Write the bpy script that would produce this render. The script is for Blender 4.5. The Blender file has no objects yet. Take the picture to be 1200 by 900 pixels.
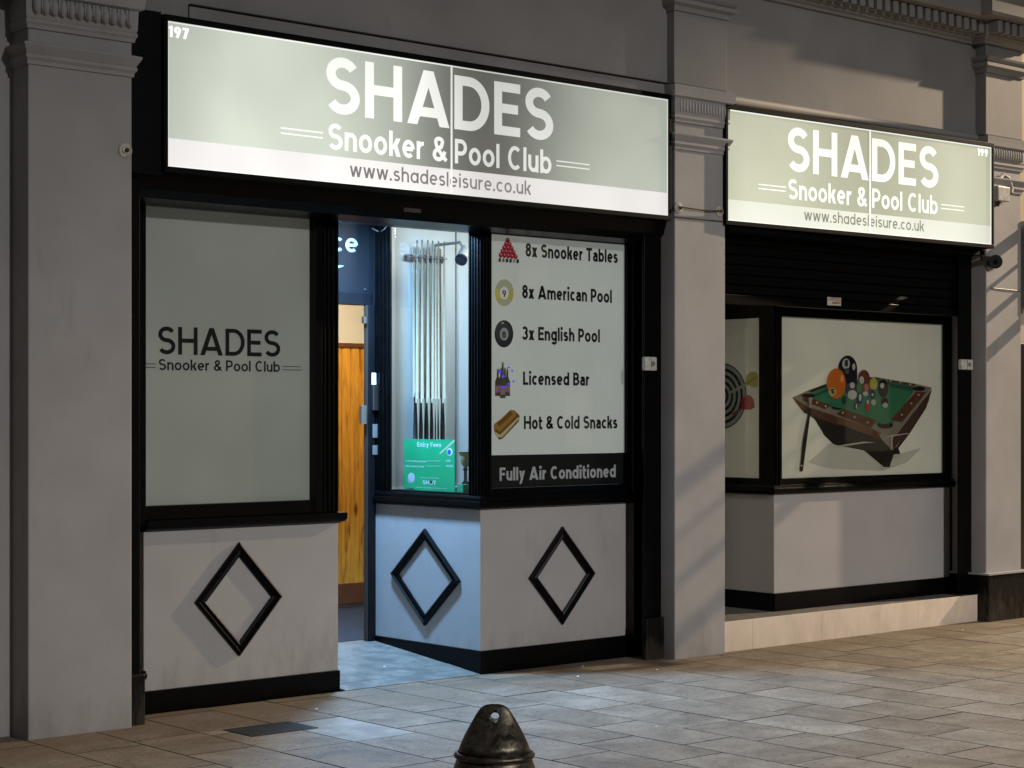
import bpy, math, random
from mathutils import Vector
R = random.Random(7)
scene = bpy.context.scene
COL = scene.collection

# ---------------------------------------------------------------- camera
PHI = math.atan(2190/2510)
S_, C_ = math.sin(PHI), math.cos(PHI)
CAM_D, CAM_H, FPX = 8.42, 1.6, 2190.0
cam_data = bpy.data.cameras.new('camera')
cam = bpy.data.objects.new('camera', cam_data); COL.objects.link(cam)
cam.location = (0, -CAM_D, CAM_H)
cam.rotation_euler = (math.radians(90), 0, -PHI)
cam_data.sensor_width = 36
cam_data.lens = 36*FPX/1200
cam_data.shift_y = 33/1200
cam_data.clip_start = 0.05
cam_data.clip_end = 2000
scene.camera = cam

# ---------------------------------------------------------------- world (night sky glow)
world = bpy.data.worlds.new('World'); scene.world = world
world.use_nodes = True
wn = world.node_tree.nodes; wl = world.node_tree.links
wn['Background'].inputs['Color'].default_value = (0.90, 0.90, 0.94, 1)
wn['Background'].inputs['Strength'].default_value = 0.078
scene.view_settings.view_transform = 'Standard'
scene.view_settings.look = 'None'
scene.view_settings.exposure = 0
scene.view_settings.gamma = 1

# ---------------------------------------------------------------- lamps
def light(name, kind, loc, energy, col, **kw):
    d = bpy.data.lights.new(name, kind); d.energy = energy; d.color = col
    for k, v in kw.items(): setattr(d, k, v)
    o = bpy.data.objects.new(name, d); COL.objects.link(o); o.location = loc
    return o
def aim(o, target):
    v = Vector(target) - o.location
    o.rotation_euler = v.to_track_quat('-Z', 'Y').to_euler()
# warm street lamp down the street on the right
LAMP_A = (22.0, -2.25, 7.6)
la = light('street_lamp_light', 'SPOT', LAMP_A, 8600, (1.0, 0.78, 0.54), shadow_soft_size=0.10, spot_size=math.radians(66), spot_blend=0.35)
aim(la, (14.0, 0.0, -1.0))
# paler street lamp across the street
LAMP_B = (6.0, -19.0, 8.6)
lb = light('street_lamp_light', 'SPOT', LAMP_B, 8400, (1.0, 0.975, 0.965), shadow_soft_size=0.35, spot_size=math.radians(58), spot_blend=1.0)
aim(lb, (7.9, -6.0, 0.0))
# cool lamp in the ceiling of the entrance recess
lc = light('recess_lamp_light', 'AREA', (6.75, 0.80, 2.86), 215, (0.29, 0.58, 1.0), shape='RECTANGLE', size=0.22, size_y=0.22)
lc.rotation_euler = (0, 0, 0)
# small lamp in the cue display
ld = light('display_lamp_light', 'AREA', (8.0, 0.62, 2.84), 12, (0.95, 0.98, 0.95), shape='RECTANGLE', size=0.5, size_y=0.1)
aim(ld, (7.8, 1.4, 1.7))
# warm hall lamp behind the door
le = light('hall_lamp_light', 'AREA', (8.0, 2.2, 2.62), 30, (1.0, 0.86, 0.62), shape='RECTANGLE', size=0.5, size_y=0.5)
le.rotation_euler = (math.radians(20), 0, 0)

# ---------------------------------------------------------------- helpers
def at(px, py, Y):
    u = (px-600)/FPX; t = (Y+CAM_D)/(C_-u*S_)
    return Vector((t*(S_+u*C_), Y, CAM_H-(py-483)/FPX*t))
def atx(px, py, X):
    u = (px-600)/FPX; t = X/(S_+u*C_)
    return Vector((X, t*(C_-u*S_)-CAM_D, CAM_H-(py-483)/FPX*t))

def tag(o, label=None, cat=None, group=None, kind=None):
    if label: o['label'] = label
    if cat: o['category'] = cat
    if group: o['group'] = group
    if kind: o['kind'] = kind
    return o
def thing(name, label, cat, loc=(0, 0, 0), group=None):
    o = bpy.data.objects.new(name, None); COL.objects.link(o); o.location = loc
    o.empty_display_size = 0.2
    return tag(o, label, cat, group)

class MB:
    def __init__(s): s.v = []; s.f = []; s.m = []; s.mats = []
    def mi(s, mat):
        if mat is None: return 0
        if mat not in s.mats: s.mats.append(mat)
        return s.mats.index(mat)
    def poly(s, pts, mat=None):
        b = len(s.v); s.v += [tuple(p) for p in pts]; s.f.append(tuple(range(b, b+len(pts)))); s.m.append(s.mi(mat)); return s
    def box(s, x0, x1, y0, y1, z0, z1, mat=None):
        b = len(s.v)
        s.v += [(x0,y0,z0),(x1,y0,z0),(x1,y1,z0),(x0,y1,z0),(x0,y0,z1),(x1,y0,z1),(x1,y1,z1),(x0,y1,z1)]
        for q in ((0,3,2,1),(4,5,6,7),(0,1,5,4),(1,2,6,5),(2,3,7,6),(3,0,4,7)):
            s.f.append(tuple(b+i for i in q)); s.m.append(s.mi(mat))
        return s
    def prism(s, pts, vec, mat=None):
        """closed polygon pts (3D) extruded by vec"""
        n = len(pts); b = len(s.v); vec = Vector(vec)
        s.v += [tuple(p) for p in pts] + [tuple(Vector(p)+vec) for p in pts]
        s.f.append(tuple(range(b+n-1, b-1, -1))); s.m.append(s.mi(mat))
        s.f.append(tuple(range(b+n, b+2*n))); s.m.append(s.mi(mat))
        for i in range(n):
            j = (i+1) % n
            s.f.append((b+i, b+j, b+n+j, b+n+i)); s.m.append(s.mi(mat))
        return s
    def lathe(s, c, prof, n=24, axis='z', mat=None, sx=1, sy=1):
        b = len(s.v); c = Vector(c)
        for r, h in prof:
            for i in range(n):
                a = 2*math.pi*i/n
                if axis == 'z': p = (r*math.cos(a)*sx, r*math.sin(a)*sy, h)
                elif axis == 'y': p = (r*math.cos(a)*sx, h, r*math.sin(a)*sy)
                else: p = (h, r*math.cos(a)*sx, r*math.sin(a)*sy)
                s.v.append(tuple(c+Vector(p)))
        for k in range(len(prof)-1):
            for i in range(n):
                j = (i+1) % n
                s.f.append((b+k*n+i, b+k*n+j, b+(k+1)*n+j, b+(k+1)*n+i)); s.m.append(s.mi(mat))
        s.f.append(tuple(b+i for i in range(n-1, -1, -1))); s.m.append(s.mi(mat))
        s.f.append(tuple(b+(len(prof)-1)*n+i for i in range(n))); s.m.append(s.mi(mat))
        return s
    def tube(s, pts, r, n=8, mat=None, r2=None):
        pts = [Vector(p) for p in pts]; b = len(s.v); N = len(pts)
        for k, p in enumerate(pts):
            d = (pts[min(k+1, N-1)]-pts[max(k-1, 0)]).normalized()
            up = Vector((0, 0, 1)) if abs(d.z) < .9 else Vector((1, 0, 0))
            a = d.cross(up).normalized(); c = d.cross(a).normalized()
            rr = r if r2 is None else r+(r2-r)*k/(N-1)
            for i in range(n):
                t = 2*math.pi*i/n
                s.v.append(tuple(p+a*rr*math.cos(t)+c*rr*math.sin(t)))
        for k in range(N-1):
            for i in range(n):
                j = (i+1) % n
                s.f.append((b+k*n+i, b+k*n+j, b+(k+1)*n+j, b+(k+1)*n+i)); s.m.append(s.mi(mat))
        s.f.append(tuple(b+i for i in range(n))); s.m.append(s.mi(mat))
        s.f.append(tuple(b+(N-1)*n+i for i in range(n-1, -1, -1))); s.m.append(s.mi(mat))
        return s
    def mould(s, x0, x1, yf, yb, prof, mat=None, left=True, right=True):
        """moulding round the front and both sides of a pilaster; prof = [(projection, z)...]"""
        b = len(s.v)
        for p, z in prof:
            lx = x0-p if left else x0; rx = x1+p if right else x1
            s.v += [(lx, yb, z), (lx, yf-p, z), (rx, yf-p, z), (rx, yb, z)]
        n = len(prof)
        for k in range(n-1):
            for i in range(3):
                s.f.append((b+4*k+i, b+4*k+i+1, b+4*k+5+i, b+4*k+4+i)); s.m.append(s.mi(mat))
        s.f.append((b+3, b+2, b+1, b)); s.m.append(s.mi(mat))
        e = b+4*(n-1); s.f.append((e, e+1, e+2, e+3)); s.m.append(s.mi(mat))
        return s
    def build(s, name, mat=None, parent=None, bevel=0, smooth=False, label=None, origin=None):
        me = bpy.data.meshes.new(name)
        v = s.v
        if parent is not None:
            wp = world_loc(parent)
        else: wp = Vector((0, 0, 0))
        o0 = Vector(origin) if origin is not None else (wp if parent is None else wp)
        v = [tuple(Vector(q)-o0) for q in s.v]
        me.from_pydata(v, [], s.f)
        mats = s.mats or [mat]
        for m in mats: me.materials.append(m)
        if s.mats:
            me.polygons.foreach_set('material_index', s.m)
        if smooth:
            me.polygons.foreach_set('use_smooth', [True]*len(me.polygons))
        me.update()
        o = bpy.data.objects.new(name, me); COL.objects.link(o)
        if parent is not None:
            o.parent = parent
        o.location = o0-wp
        if bevel:
            md = o.modifiers.new('bevel', 'BEVEL'); md.width = bevel; md.segments = 2; md.limit_method = 'ANGLE'; md.angle_limit = math.radians(35)
        if label: o['label'] = label
        return o
def world_loc(o):
    p = Vector(o.location)
    while o.parent is not None:
        o = o.parent; p += Vector(o.location)
    return p
def B(*a): return MB().box(*a)

# ---------------------------------------------------------------- materials
def newmat(name):
    m = bpy.data.materials.new(name); m.use_nodes = True
    return m, m.node_tree.nodes, m.node_tree.links, m.node_tree.nodes['Principled BSDF']
def plain(name, col, rough=.5, metal=0, noise=0, scale=8, bump=0, bscale=60, spec=.5, emis=None, estr=0, dirt=None):
    m, n, l, p = newmat(name)
    p.inputs['Roughness'].default_value = rough
    p.inputs['Metallic'].default_value = metal
    p.inputs['Specular IOR Level'].default_value = spec
    p.inputs['Base Color'].default_value = (*col, 1)
    tc = n.new('ShaderNodeNewGeometry')
    if noise:
        t = n.new('ShaderNodeTexNoise'); t.inputs['Scale'].default_value = scale; t.inputs['Detail'].default_value = 6
        l.new(tc.outputs['Position'], t.inputs['Vector'])
        r = n.new('ShaderNodeValToRGB'); r.color_ramp.elements[0].position = .3; r.color_ramp.elements[1].position = .72
        r.color_ramp.elements[0].color = (*[c*(1-noise) for c in col], 1); r.color_ramp.elements[1].color = (*[min(1, c*(1+noise)) for c in col], 1)
        l.new(t.outputs['Fac'], r.inputs['Fac'])
        src = r.outputs['Color']
        if dirt:
            t2 = n.new('ShaderNodeTexNoise'); t2.inputs['Scale'].default_value = dirt[1]; t2.inputs['Detail'].default_value = 9; t2.inputs['Roughness'].default_value = .7
            mp = n.new('ShaderNodeMapping'); mp.inputs['Scale'].default_value = (1, 1, .35); l.new(tc.outputs['Position'], mp.inputs['Vector']); l.new(mp.outputs[0], t2.inputs['Vector'])
            # more grime near the ground
            sep = n.new('ShaderNodeSeparateXYZ'); l.new(tc.outputs['Position'], sep.inputs[0])
            mr = n.new('ShaderNodeMapRange'); mr.inputs['From Min'].default_value = 0; mr.inputs['From Max'].default_value = .35; mr.inputs['To Min'].default_value = .22; mr.inputs['To Max'].default_value = 0
            l.new(sep.outputs['Z'], mr.inputs['Value'])
            ad = n.new('ShaderNodeMath'); ad.operation = 'ADD'; l.new(t2.outputs['Fac'], ad.inputs[0]); l.new(mr.outputs[0], ad.inputs[1])
            r2 = n.new('ShaderNodeValToRGB'); r2.color_ramp.elements[0].position = .58; r2.color_ramp.elements[1].position = .78
            l.new(ad.outputs[0], r2.inputs['Fac'])
            ml = n.new('ShaderNodeMath'); ml.operation = 'MULTIPLY'; ml.inputs[1].default_value = dirt[2]; l.new(r2.outputs['Color'], ml.inputs[0])
            mx = n.new('ShaderNodeMix'); mx.data_type = 'RGBA'; l.new(ml.outputs[0], mx.inputs['Factor']); l.new(src, mx.inputs['A']); mx.inputs['B'].default_value = (*dirt[0], 1)
            src = mx.outputs['Result']
        l.new(src, p.inputs['Base Color'])
    if bump:
        t = n.new('ShaderNodeTexNoise'); t.inputs['Scale'].default_value = bscale; t.inputs['Detail'].default_value = 5
        l.new(tc.outputs['Position'], t.inputs['Vector'])
        b = n.new('ShaderNodeBump'); b.inputs['Strength'].default_value = bump; b.inputs['Distance'].default_value = .01
        l.new(t.outputs['Fac'], b.inputs['Height']); l.new(b.outputs['Normal'], p.inputs['Normal'])
    if emis:
        p.inputs['Emission Color'].default_value = (*emis, 1); p.inputs['Emission Strength'].default_value = estr
    return m

M = {}
M['render'] = plain('grey_painted_render', (.35, .337, .332), .62, noise=.09, scale=2.5, bump=.07, bscale=30, dirt=((.12, .105, .09), 3.2, .38))
M['wallgrey'] = plain('weathered_grey_wall', (.25, .24, .235), .7, noise=.12, scale=1.8, bump=.06, bscale=20, dirt=((.12, .10, .085), 2.0, .4))
M['panel'] = plain('grey_panel_paint', (.40, .383, .375), .42, noise=.05, scale=3, bump=.08, bscale=18, dirt=((.2, .17, .14), 5, .4))
M['black'] = plain('black_gloss_paint', (.0018, .0018, .0020), .34, noise=.4, scale=12, bump=.08, bscale=40, spec=.12)
M['blackmatt'] = plain('black_matt_metal', (.0015, .0015, .0018), .5, noise=.3, scale=9, spec=.1)
M['dirtyblack'] = plain('scuffed_black_paint', (.003, .0028, .0028), .45, noise=.5, scale=22, bump=.3, bscale=30, spec=.2, dirt=((.07, .055, .04), 14, .5))
M['darkframe'] = plain('dark_blue_grey_frame', (.006, .007, .009), .4, noise=.2, scale=10, spec=.15)
M['fanpanel'] = plain('dark_grey_fanlight_panel', (.010, .011, .013), .45, spec=.2)
M['white'] = plain('white_paint', (.72, .74, .74), .5, noise=.03, scale=4)
M['bay'] = plain('display_wall_white', (.44, .46, .44), .55, noise=.03, scale=4)
M['cream'] = plain('cream_wall', (.66, .60, .48), .6, noise=.04, scale=3)
M['steel'] = plain('brushed_steel', (.55, .55, .53), .3, 1, noise=.1, scale=30)
M['greymetal'] = plain('grey_metal', (.22, .22, .21), .5, .3, noise=.1, scale=20)
M['ceramic'] = plain('old_cream_ceramic', (.50, .46, .38), .35, noise=.3, scale=60)
M['rust'] = plain('rusty_iron', (.05, .03, .02), .8, noise=.3, scale=60)
M['step'] = plain('cream_step_tile', (.78, .66, .54), .35, noise=.05, scale=5, dirt=((.35, .27, .19), 7, .25))
M['steptop'] = plain('grey_step_top', (.12, .11, .10), .7, noise=.3, scale=14)
M['mat'] = plain('dark_entrance_mat', (.03, .034, .042), .95, noise=.45, scale=70, bump=.6, bscale=160)
M['skirt'] = plain('brown_skirting', (.13, .045, .018), .4, noise=.2, scale=10)
M['asphalt'] = plain('asphalt', (.045, .044, .043), .85, noise=.25, scale=50, bump=.5, bscale=120)
M['beige'] = plain('beige_neighbour_wall', (.52, .40, .24), .7, noise=.08, scale=3)
M['creamtile'] = plain('cream_neighbour_panel', (.52, .45, .36), .5, noise=.06, scale=6)
M['blackgran'] = plain('black_speckled_stone', (.02, .018, .014), .3, noise=.9, scale=90)
M['concrete'] = plain('kerb_stone', (.22, .20, .18), .8, noise=.15, scale=12, bump=.4)
M['cuewood'] = plain('pale_ash_cue', (.36, .30, .21), .7, noise=.06, scale=20)
M['splice'] = plain('pale_cue_splice', (.42, .36, .26), .7)
M['cueblack'] = plain('black_cue_butt', (.015, .013, .014), .3)
M['tip'] = plain('dark_cue_tip', (.10, .10, .13), .6)
M['rackwood'] = plain('dark_rack_wood', (.06, .025, .035), .4)
M['plasticwhite'] = plain('off_white_plastic', (.55, .54, .48), .4, noise=.25, scale=45)
M['blackplastic'] = plain('black_plastic', (.012, .012, .012), .28)
M['lens'] = plain('dark_lens', (.01, .01, .012), .05)
M['drain'] = plain('cast_iron_cover', (.045, .043, .042), .6, .3, noise=.4, scale=40, bump=.8, bscale=60)
M['paper'] = plain('white_paper', (.75, .75, .72), .7)
M['bluepaint'] = M['panel']

def emit(name, col, s):
    m, n, l, p = newmat(name)
    p.inputs['Base Color'].default_value = (*[c*.4 for c in col], 1)
    p.inputs['Emission Color'].default_value = (*col, 1); p.inputs['Emission Strength'].default_value = s
    p.inputs['Roughness'].default_value = .3
    return m
M['ledlight'] = emit('cool_led_diffuser', (.7, .88, 1), 5)
M['halllight'] = emit('warm_lamp_diffuser', (1, .85, .6), 4)
M['lampglass'] = emit('street_lamp_lens', (1, .75, .5), 8)
M['cyantext'] = emit('lit_cyan_letter', (.38, .72, 1), .85)

def glass():
    m, n, l, p = newmat('window_glass')
    n.remove(p)
    tr = n.new('ShaderNodeBsdfTransparent'); tr.inputs[0].default_value = (.93, .95, .95, 1)
    gl = n.new('ShaderNodeBsdfGlossy'); gl.inputs['Roughness'].default_value = .02
    lw = n.new('ShaderNodeLayerWeight'); lw.inputs['Blend'].default_value = .5
    pw = n.new('ShaderNodeMath'); pw.operation = 'POWER'; pw.inputs[1].default_value = 5; l.new(lw.outputs['Facing'], pw.inputs[0])
    fr = n.new('ShaderNodeMapRange'); fr.inputs['To Min'].default_value = .035; fr.inputs['To Max'].default_value = .9; l.new(pw.outputs[0], fr.inputs['Value'])
    mx = n.new('ShaderNodeMixShader')
    l.new(fr.outputs[0], mx.inputs[0]); l.new(tr.outputs[0], mx.inputs[1]); l.new(gl.outputs[0], mx.inputs[2])
    l.new(mx.outputs[0], n['Material Output'].inputs['Surface'])
    return m
M['glass'] = glass()

def film(name, col, back, var=.12):
    """translucent printed window film: print colour, weak light from the room behind it"""
    m, n, l, p = newmat(name)
    g = n.new('ShaderNodeNewGeometry')
    t = n.new('ShaderNodeTexNoise'); t.inputs['Scale'].default_value = 1.6; t.inputs['Detail'].default_value = 2
    l.new(g.outputs['Position'], t.inputs['Vector'])
    r = n.new('ShaderNodeValToRGB')
    r.color_ramp.elements[0].position = .3; r.color_ramp.elements[1].position = .7
    r.color_ramp.elements[0].color = (*[c*(1-var) for c in col], 1); r.color_ramp.elements[1].color = (*[min(1, c*(1+var)) for c in col], 1)
    l.new(t.outputs['Fac'], r.inputs['Fac']); l.new(r.outputs['Color'], p.inputs['Base Color'])
    p.inputs['Roughness'].default_value = .3
    l.new(r.outputs['Color'], p.inputs['Emission Color']); p.inputs['Emission Strength'].default_value = back
    return m
M['film1'] = film('pale_window_film', (.50, .50, .44), .065, .09)
M['film2'] = film('white_window_film', (.52, .535, .49), .34, .06)
M['film3'] = film('cream_picture_film', (.64, .59, .47), .10, .06)
M['inkblack'] = plain('black_vinyl_print', (.012, .012, .012), .35)
M['inkwhite'] = plain('white_vinyl_print', (.6, .6, .6), .4)
def ink(name, col, e=.04): return plain(name, col, .35, emis=col, estr=e)

# lit fascia: print colour x the tubes behind it
def sign_mat(name, kind, x0, x1, tube, bg, bgdark, darkpos):
    m, n, l, p = newmat(name)
    g = n.new('ShaderNodeNewGeometry'); sep = n.new('ShaderNodeSeparateXYZ'); l.new(g.outputs['Position'], sep.inputs[0])
    mr = n.new('ShaderNodeMapRange'); mr.inputs['From Min'].default_value = x0; mr.inputs['From Max'].default_value = x1
    l.new(sep.outputs['X'], mr.inputs['Value'])
    def ramp(stops):
        r = n.new('ShaderNodeValToRGB'); r.color_ramp.interpolation = 'B_SPLINE'
        e = r.color_ramp.elements
        while len(e) > 1: e.remove(e[0])
        e[0].position = stops[0][0]; e[0].color = (*stops[0][1], 1)
        for q, c in stops[1:]:
            k = e.new(q); k.color = (*c, 1)
        l.new(mr.outputs[0], r.inputs['Fac']); return r.outputs['Color']
    tb = ramp([(a, (b, b, b)) for a, b in tube])
    # tubes run along the sign; slow unevenness plus darker top
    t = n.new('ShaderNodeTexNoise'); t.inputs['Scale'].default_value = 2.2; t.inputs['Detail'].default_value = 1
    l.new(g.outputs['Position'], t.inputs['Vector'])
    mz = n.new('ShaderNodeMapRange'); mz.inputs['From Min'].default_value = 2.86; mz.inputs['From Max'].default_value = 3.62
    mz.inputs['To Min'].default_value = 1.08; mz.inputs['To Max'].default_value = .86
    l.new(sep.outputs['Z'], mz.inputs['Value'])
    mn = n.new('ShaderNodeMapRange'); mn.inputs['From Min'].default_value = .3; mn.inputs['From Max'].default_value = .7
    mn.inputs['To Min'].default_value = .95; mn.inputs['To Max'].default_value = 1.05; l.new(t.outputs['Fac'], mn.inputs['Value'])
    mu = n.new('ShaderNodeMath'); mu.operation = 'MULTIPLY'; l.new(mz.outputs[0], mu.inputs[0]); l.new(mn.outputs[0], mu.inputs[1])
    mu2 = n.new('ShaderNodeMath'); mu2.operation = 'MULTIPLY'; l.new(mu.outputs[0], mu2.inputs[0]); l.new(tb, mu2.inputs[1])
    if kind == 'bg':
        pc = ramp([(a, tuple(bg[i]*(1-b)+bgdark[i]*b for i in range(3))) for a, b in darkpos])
    elif kind == 'band':
        rgb = n.new('ShaderNodeRGB'); rgb.outputs[0].default_value = (*bg, 1); pc = rgb.outputs[0]
    else:
        rgb = n.new('ShaderNodeRGB'); rgb.outputs[0].default_value = (*bg, 1); pc = rgb.outputs[0]
    vm = n.new('ShaderNodeVectorMath'); vm.operation = 'SCALE'
    l.new(pc, vm.inputs[0]); l.new(mu2.outputs[0], vm.inputs['Scale'])
    l.new(vm.outputs[0], p.inputs['Emission Color']); p.inputs['Emission Strength'].default_value = 1
    p.inputs['Base Color'].default_value = (.10, .10, .09, 1); p.inputs['Roughness'].default_value = .35
    return m
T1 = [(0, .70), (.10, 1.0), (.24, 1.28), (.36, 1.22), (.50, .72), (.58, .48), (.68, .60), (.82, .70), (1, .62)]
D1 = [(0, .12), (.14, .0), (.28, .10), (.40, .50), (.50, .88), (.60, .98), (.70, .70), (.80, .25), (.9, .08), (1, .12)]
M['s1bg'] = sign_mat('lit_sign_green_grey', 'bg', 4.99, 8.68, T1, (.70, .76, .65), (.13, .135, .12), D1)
M['s1band'] = sign_mat('lit_sign_white_band', 'band', 4.99, 8.68, [(a, .50+b*.45) for a, b in T1], (.93, .90, .88), None, None)
M['s1white'] = sign_mat('lit_sign_white_letter', 'let', 4.99, 8.68, [(a, .05+b*1.0) for a, b in T1], (1.08, 1.10, 1.03), None, None)
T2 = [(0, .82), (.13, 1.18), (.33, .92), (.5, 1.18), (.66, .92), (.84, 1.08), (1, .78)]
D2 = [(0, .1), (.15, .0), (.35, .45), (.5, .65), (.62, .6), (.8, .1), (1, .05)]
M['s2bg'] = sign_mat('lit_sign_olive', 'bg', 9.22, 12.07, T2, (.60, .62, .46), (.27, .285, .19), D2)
M['s2band'] = sign_mat('lit_sign_cream_band', 'band', 9.22, 12.07, T2, (.80, .81, .70), None, None)
M['s2white'] = sign_mat('lit_sign_cream_letter', 'let', 9.22, 12.07, [(a, .4+b*.7) for a, b in T2], (1.1, 1.1, 1.0), None, None)
M['signnum'] = emit('lit_sign_white_number', (1, 1, .98), 1)
M['signgrey'] = emit('lit_sign_grey_letter', (.20, .185, .185), 1)
M['signgrey2'] = emit('lit_sign_brown_letter', (.24, .235, .18), 1)

# pavement stone
def slabmat():
    m, n, l, p = newmat('worn_paving_stone')
    g = n.new('ShaderNodeNewGeometry'); oi = n.new('ShaderNodeObjectInfo')
    off = n.new('ShaderNodeVectorMath'); off.operation = 'SCALE'; off.inputs['Scale'].default_value = 13
    cb = n.new('ShaderNodeCombineXYZ'); l.new(oi.outputs['Random'], cb.inputs[0]); l.new(oi.outputs['Random'], cb.inputs[1])
    l.new(cb.outputs[0], off.inputs[0])
    ad = n.new('ShaderNodeVectorMath'); l.new(g.outputs['Position'], ad.inputs[0]); l.new(off.outputs[0], ad.inputs[1])
    base = n.new('ShaderNodeValToRGB'); e = base.color_ramp.elements
    e[0].position = 0; e[0].color = (.265, .222, .168, 1); e[1].position = 1; e[1].color = (.36, .315, .25, 1)
    for q, c in ((.35, (.285, .242, .185)), (.7, (.305, .262, .205)), (.9, (.33, .288, .228))):
        k = e.new(q); k.color = (*c, 1)
    l.new(oi.outputs['Random'], base.inputs['Fac'])
    t = n.new('ShaderNodeTexNoise'); t.inputs['Scale'].default_value = 2.6; t.inputs['Detail'].default_value = 10; t.inputs['Roughness'].default_value = .74; t.inputs['Distortion'].default_value = .6
    l.new(ad.outputs[0], t.inputs['Vector'])
    r = n.new('ShaderNodeValToRGB'); r.color_ramp.elements[0].position = .30; r.color_ramp.elements[1].position = .66
    r.color_ramp.elements[0].color = (.42, .38, .34, 1); r.color_ramp.elements[1].color = (1.2, 1.2, 1.2, 1)
    l.new(t.outputs['Fac'], r.inputs['Fac'])
    mx = n.new('ShaderNodeMix'); mx.data_type = 'RGBA'; mx.blend_type = 'MULTIPLY'; mx.inputs['Factor'].default_value = 1
    l.new(base.outputs['Color'], mx.inputs['A']); l.new(r.outputs['Color'], mx.inputs['B'])
    # brown grime that collects along the wall foot
    sep = n.new('ShaderNodeSeparateXYZ'); l.new(g.outputs['Position'], sep.inputs[0])
    mr = n.new('ShaderNodeMapRange'); mr.inputs['From Min'].default_value = -1.3; mr.inputs['From Max'].default_value = .3; mr.inputs['To Min'].default_value = -.25; mr.inputs['To Max'].default_value = .58
    l.new(sep.outputs['Y'], mr.inputs['Value'])
    t3 = n.new('ShaderNodeTexNoise'); t3.inputs['Scale'].default_value = 2.3; t3.inputs['Detail'].default_value = 8; t3.inputs['Roughness'].default_value = .7
    mp = n.new('ShaderNodeMapping'); mp.inputs['Scale'].default_value = (.7, 1.8, 1); l.new(g.outputs['Position'], mp.inputs['Vector']); l.new(mp.outputs[0], t3.inputs['Vector'])
    a2 = n.new('ShaderNodeMath'); l.new(t3.outputs['Fac'], a2.inputs[0]); l.new(mr.outputs[0], a2.inputs[1])
    r3 = n.new('ShaderNodeValToRGB'); r3.color_ramp.elements[0].position = .5; r3.color_ramp.elements[1].position = .85
    l.new(a2.outputs[0], r3.inputs['Fac'])
    m3 = n.new('ShaderNodeMath'); m3.operation = 'MULTIPLY'; m3.inputs[1].default_value = .75; l.new(r3.outputs['Color'], m3.inputs[0])
    mx2 = n.new('ShaderNodeMix'); mx2.data_type = 'RGBA'; l.new(m3.outputs[0], mx2.inputs['Factor']); l.new(mx.outputs['Result'], mx2.inputs['A']); mx2.inputs['B'].default_value = (.13, .088, .05, 1)
    # small dark specks (chewing gum, grit)
    v = n.new('ShaderNodeTexNoise'); v.inputs['Scale'].default_value = 38; v.inputs['Detail'].default_value = 3; l.new(ad.outputs[0], v.inputs['Vector'])
    r4 = n.new('ShaderNodeValToRGB'); r4.color_ramp.elements[0].position = .30; r4.color_ramp.elements[1].position = .42
    r4.color_ramp.elements[0].color = (.45, .43, .42, 1); r4.color_ramp.elements[1].color = (1, 1, 1, 1)
    l.new(v.outputs['Fac'], r4.inputs['Fac'])
    mx3 = n.new('ShaderNodeMix'); mx3.data_type = 'RGBA'; mx3.blend_type = 'MULTIPLY'; mx3.inputs['Factor'].default_value = 1
    l.new(mx2.outputs['Result'], mx3.inputs['A']); l.new(r4.outputs['Color'], mx3.inputs['B'])
    # fine mineral grain
    gn = n.new('ShaderNodeTexNoise'); gn.inputs['Scale'].default_value = 85; gn.inputs['Detail'].default_value = 4; gn.inputs['Roughness'].default_value = .7; l.new(ad.outputs[0], gn.inputs['Vector'])
    gr = n.new('ShaderNodeMapRange'); gr.inputs['From Min'].default_value = .3; gr.inputs['From Max'].default_value = .7; gr.inputs['To Min'].default_value = .72; gr.inputs['To Max'].default_value = 1.24; l.new(gn.outputs['Fac'], gr.inputs['Value'])
    gs = n.new('ShaderNodeVectorMath'); gs.operation = 'SCALE'; l.new(mx3.outputs['Result'], gs.inputs[0]); l.new(gr.outputs[0], gs.inputs['Scale'])
    l.new(gs.outputs[0], p.inputs['Base Color'])
    rr = n.new('ShaderNodeMapRange'); rr.inputs['To Min'].default_value = .62; rr.inputs['To Max'].default_value = .9; l.new(t.outputs['Fac'], rr.inputs['Value']); l.new(rr.outputs[0], p.inputs['Roughness'])
    b = n.new('ShaderNodeBump'); b.inputs['Strength'].default_value = .5; b.inputs['Distance'].default_value = .012
    t5 = n.new('ShaderNodeTexNoise'); t5.inputs['Scale'].default_value = 9; t5.inputs['Detail'].default_value = 10; t5.inputs['Roughness'].default_value = .65
    l.new(ad.outputs[0], t5.inputs['Vector']); l.new(t5.outputs['Fac'], b.inputs['Height']); l.new(b.outputs['Normal'], p.inputs['Normal'])
    return m
M['slab'] = slabmat()
M['joint'] = plain('dirty_joint_sand', (.018, .015, .012), .9, noise=.4, scale=30)
M['ramp'] = plain('worn_entrance_concrete', (.20, .19, .165), .6, noise=.22, scale=3.5, bump=.4, bscale=25, dirt=((.08, .075, .065), 6, .75))

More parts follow.
